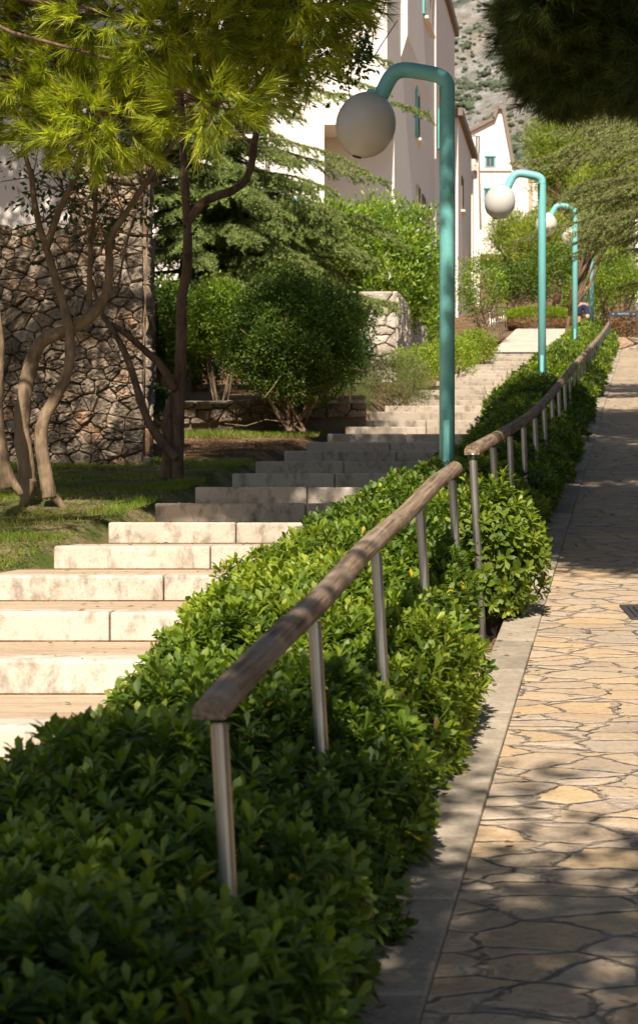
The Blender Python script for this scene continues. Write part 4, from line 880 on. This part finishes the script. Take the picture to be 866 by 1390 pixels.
# ------------------------------------------------------------------ grass and litter
def in_poly(n,d0,d1,u0,u1):
    d=d0+RG.random(n)*(d1-d0); u=u0+RG.random(n)*(u1-u0); return u,d
mb=MB(); n=120000; u,d=in_poly(n,dk(3)+.35,24.,-7.5,-3.9); q=np.stack([u,d,d*0],1); keep=(vnoise(q,1.1)+.35*vnoise(q+9,3.5)+RG.normal(0,.16,n))>.1
u=u[keep];d=d[keep]; n=len(u); x=u+S*d; z=np.array([lawnz(a,b_) for a,b_ in zip(u,d)])
ln=RG.uniform(.025,.075,n)*(1+.5*vnoise(np.stack([u,d,d*0+5],1),1.5)); emit(mb,NEED,np.stack([x,d,z-.004],1),nrm(np.stack([RG.normal(0,.45,n),RG.normal(0,.45,n),np.ones(n)],1)),rdir(n),ln,np.clip(RG.random(n)*.6+.25+.5*vnoise(q[keep]+4,.8),0,1),.006)
u,d=in_poly(5000,28.3,29.4,-6.5,-3.9); emit(mb,NEED,np.stack([u+S*d,d,np.array([gz(a,b_) for a,b_ in zip(u,d)])],1),nrm(np.stack([RG.normal(0,.4,5000),RG.normal(0,.4,5000),np.ones(5000)],1)),rdir(5000),.08,RG.random(5000),.009)
tag(mb.build('grass',L_GRASS),'patchy grass growing on the lawn beside the lower steps','grass',kind='stuff')
mb=MB(); n=16000; u,d=in_poly(n,13.5,29.,-8,-3.95); z=np.array([gz(a,b_)+.035 for a,b_ in zip(u,d)]); emit(mb,LEAF4,np.stack([u+S*d,d,z],1),rdir(n)*[1,1,.2],np.tile([0,0,1.],(n,1))+.4*rdir(n),.035*RG.uniform(.6,1.3,n),RG.random(n))
n2=2500; u,d=in_poly(n2,3.,12.5,-1.3,-.71); z=np.array([gz(a,b_)+.02 for a,b_ in zip(u,d)]); emit(mb,LEAF4,np.stack([u+S*d,d,z],1),rdir(n2)*[1,1,.2],np.tile([0,0,1.],(n2,1))+.4*rdir(n2),.03*RG.uniform(.6,1.3,n2),RG.random(n2))
n3=260; kk=RG.integers(-1,14,n3); dd_=np.array([dk(k) for k in kk])+RG.uniform(.05,1.4,n3); uu_=RG.uniform(-3.8,-2.1,n3); zz=np.array([zk(k) for k in kk])+.006; emit(mb,LEAF4,np.stack([uu_+S*dd_,dd_,zz],1),rdir(n3)*[1,1,.1],np.tile([0,0,1.],(n3,1))+.3*rdir(n3),.045*RG.uniform(.6,1.3,n3),RG.random(n3))
n4=330; d4=RG.uniform(4.5,30,n4); u4=-.68+2.2*RG.random(n4)**2; emit(mb,LEAF4,np.stack([u4+S*d4,d4,np.array([zp(x)+.024 for x in d4])],1),rdir(n4)*[1,1,.1],np.tile([0,0,1.],(n4,1))+.3*rdir(n4),.04*RG.uniform(.6,1.3,n4),RG.random(n4))
tag(mb.build('fallen_leaves',L_DRY),'dry brown leaf litter on the soil and lawn','leaf litter',kind='stuff')

# ------------------------------------------------------------------ unseen trees added to throw shade into the picture
def shade_tree(label,base,cc,rr,m,per,leaf,mat=L_DARK):
    base=np.array(base,float); t=thing('tree',label,'tree',base); b=MB(); cc=np.array(cc,float)
    tr=smooth([base-[0,0,.2],[base[0],base[1],cc[2]*.5+base[2]*.5],[base[0],base[1],cc[2]-.2],[base[0]*.5+cc[0]*.5,base[1]*.5+cc[1]*.5,cc[2]+.2],cc],2); b.tube(tr,np.linspace(.16,.04,len(tr)),10,rough=.04)
    cs=shell(cc,rr,m,.25,-1,.25)
    for i in range(0,m,6): b.tube(curve(tr[-random.randint(1,6)],cs[i],5,0,.2),[.03,.025,.02,.012,.006],5)
    b.build('trunk',B_BROWN,t,smooth=True); mb=MB(); clump_leaves(mb,cs,.30,per,leaf,LEAF4); mb.build('crown',mat,t)
SUN_EL=R(45); SUN_AZ=(-.08,-.997)
sv=np.array([SUN_AZ[0]*math.cos(SUN_EL),SUN_AZ[1]*math.cos(SUN_EL),math.sin(SUN_EL)])
def over(pt,h):
    pt=np.array(pt,float); return pt+sv*(h/sv[2])
def shade(label,tgt,h,rr,m,per=34,leaf=.10,side=-1):
    c=over(tgt,h); y=c[1]
    bx=(min(-.16*y-1.6,c[0]-1.) if side<0 else max(.16*y,S*y+3.3)) if y>-2 else c[0]+side*1.5
    if y>-2 and side<0: bx=min(bx,-3.2)
    shade_tree(label,(bx,y-.3,zs(max(y,-4))-.1),c,rr,m,per,leaf)
shade('unseen evergreen tree added behind the photographer to shade the near hedge',(-.4,4.2,-1.1),6.,(3.,3.3,1.2),560,46,.131)
shade('broad evergreen tree added outside the frame to shade the ramp',(2.75,15.8,0),7.,(1.7,2.1,.9),420,70,.14,side=1)
shade('tall evergreen tree added outside the frame to shade the middle of the ramp',(2.2,20.3,.5),8.,(2.4,3.2,.9),560,70,.14,side=1)
shade('tall evergreen tree added outside the frame to shade the upper ramp',(3.3,25.4,1.2),9.,(2.9,2.6,1.),600,70,.14,side=1)
shade('evergreen tree added outside the frame to shade the middle steps',(.2,25.,.8),8.5,(1.8,2.6,.9),420,50,.12)
shade('open tree added outside the frame to dapple the lawn',(-3.1,17.2,.1),6.,(1.7,1.3,.7),150,26)
shade('open tree added outside the frame to dapple the rubble wall',(-3.2,23.5,1.8),5.,(2.,1.6,1.5),190,26)
shade('evergreen tree added outside the frame to shade the cream house wall',(-4.2,26.8,5.2),4.,(3.2,2.,1.9),700,34)
shade('unseen dark evergreen added to shade the inner half of the bright pine',(-.75,16.8,3.6),4.,(.85,1.,.6),200,40)
shade('spreading evergreen added above the frame to shade the lower middle steps',(-.3,21.8,.5),9.,(1.7,2.2,.9),420,44,.13)
shade('unseen slim evergreen added to shade the top of the nearest lamp',(.05,14.8,2.95),4.,(.95,1.,.75),300,46)
shade('unseen evergreen tree added to shade the dark pine',(1.9,11.5,2.9),4.,(1.5,1.6,1.),500,46,side=1)
shade('tall tree added above the frame to shade the round shrub',(.25,28.8,2.2),6.5,(.8,1.4,.8),120,30)

for y_ in (3.,8.5,14.,19.5,25.,31.):  # row of unseen evergreens added to block sky light beside the ramp
    c=np.array([S*y_+5.6,y_,zp(y_)+3.4]); base=np.array([c[0],c[1],zp(y_)+.5]); t=thing('tree','dense unseen evergreen added beyond the ramp to deepen its shade','tree',base,'added evergreens along the outer side of the ramp'); b=MB(); b.tube(curve(base,c,5,0,.2),[.14,.12,.1,.08,.06],8); b.build('trunk',B_BROWN,t,smooth=True)
    mb=MB(); clump_leaves(mb,shell(c,(1.7,2.7,3.6),420,.6,-1,.2),.45,26,.2,LEAF4); mb.build('crown',L_DARK,t)
# ------------------------------------------------------------------ mountain
def mz(x,y):
    t=(y-330)/900.; e=.115+.125*max(0,t)**.75; z=y*e
    z+=mnoise.fractal(Vector((x*.006,y*.006,1.)),1.,2.,6)*(10+28*max(0,min(1,t)))
    z+=mnoise.fractal(Vector((x*.03,y*.03,4.)),1.,2.,5)*4.5
    return z - abs(x-150)*.03*max(0,t)
xs=np.concatenate([np.linspace(-1500,-150,28),np.linspace(-120,420,110),np.linspace(450,1800,28)]); ys=np.concatenate([[300,318],np.linspace(335,1400,150),[1600,2000]])
V=np.array([(x,y,mz(x,y) if y>=335 else (y-300)*1.+34) for y in ys for x in xs]); V[V[:,1]>1500,2]=150
V[V[:,1]<335,2]=np.array([.1*y for y in V[V[:,1]<335,1]])
n=len(xs); i=np.arange(len(ys)-1)[:,None]*n; j=np.arange(n-1)[None]
o=MB().add(V,np.stack([i+j,i+j+1,i+n+j+1,i+n+j],-1).reshape(-1,4)).build('mountain',ROCK,smooth=False); tag(o,kind='structure')
ico=np.array([(0,0,1),(.89,0,.45),(.28,.85,.45),(-.72,.53,.45),(-.72,-.53,.45),(.28,-.85,.45),(.72,.53,-.45),(-.28,.85,-.45),(-.89,0,-.45),(-.28,-.85,-.45),(.72,-.53,-.45),(0,0,-1)])
icf=np.array([(0,1,2),(0,2,3),(0,3,4),(0,4,5),(0,5,1),(1,6,2),(2,7,3),(3,8,4),(4,9,5),(5,10,1),(6,7,2),(7,8,3),(8,9,4),(9,10,5),(10,6,1),(11,7,6),(11,8,7),(11,9,8),(11,10,9),(11,6,10)])
mb=MB(); VV=[];FF=[];RR=[];c=0
for _ in range(30000):
    y=340+1000*random.random()**1.3; x=random.uniform(.045,.13)*y
    if mnoise.noise(Vector((x*.02,y*.02,9)))+random.gauss(0,.25)<-.02: continue
    s_=random.choice([.35,.5,.6,.8,1.1])*random.uniform(.6,1.2)*(.6+y/1200)
    VV.append(np.array([x,y,mz(x,y)+.3*s_])+ico*s_*RG.uniform(.45,1.35,(12,3))*[1.1,1.1,.9]); FF.append(icf+c); c+=12; RR+= [random.random()]*12
mb.add(np.concatenate(VV),np.concatenate(FF),np.array(RR)); t=NT('scrub'); tag(mb.build('scrub',t.end(t.pri(t.ramp(t.attr(),[(0,(.05,.065,.04)),(1,(.11,.125,.075))]),.95,spec=.05)),smooth=True),'dark scrub dotted over the limestone mountain','scrub',kind='stuff')

# ------------------------------------------------------------------ light, sky, camera
w=bpy.data.worlds.new('World'); sc.world=w; w.use_nodes=True; nt=w.node_tree; nt.nodes.clear()
sk=nt.nodes.new('ShaderNodeTexSky'); sk.sky_type='NISHITA'; sk.sun_disc=False; sk.sun_elevation=SUN_EL; sk.sun_rotation=math.atan2(SUN_AZ[0],SUN_AZ[1]); sk.air_density=1.; sk.dust_density=1.
bg=nt.nodes.new('ShaderNodeBackground'); bg.inputs[1].default_value=.06; wo=nt.nodes.new('ShaderNodeOutputWorld'); nt.links.new(sk.outputs[0],bg.inputs[0]); nt.links.new(bg.outputs[0],wo.inputs[0])
sl=bpy.data.lights.new('sun','SUN'); sl.energy=5.; sl.angle=R(.53); sl.color=(1,.92,.8); so=bpy.data.objects.new('sun',sl); link(so)
so.rotation_euler=Vector(sv).to_track_quat('Z','Y').to_euler()
cam=bpy.data.cameras.new('camera'); co=bpy.data.objects.new('camera',cam); link(co); co.location=(0,0,0); co.rotation_euler=(R(90),0,0)
cam.sensor_fit='VERTICAL'; cam.sensor_height=36; cam.lens=FPX/1390*36; cam.shift_y=5/1390.; cam.clip_start=.1; cam.clip_end=6000
cam.dof.use_dof=True; cam.dof.focus_distance=12.5; cam.dof.aperture_fstop=8
sc.camera=co
sc.view_settings.view_transform='Standard'; sc.view_settings.look='None'; sc.view_settings.gamma=1; sc.view_settings.use_curve_mapping=False; sc.view_settings.exposure=.8
sc.cycles.max_bounces=8; sc.cycles.diffuse_bounces=4; sc.cycles.glossy_bounces=3; sc.cycles.transmission_bounces=4; sc.cycles.use_denoising=True
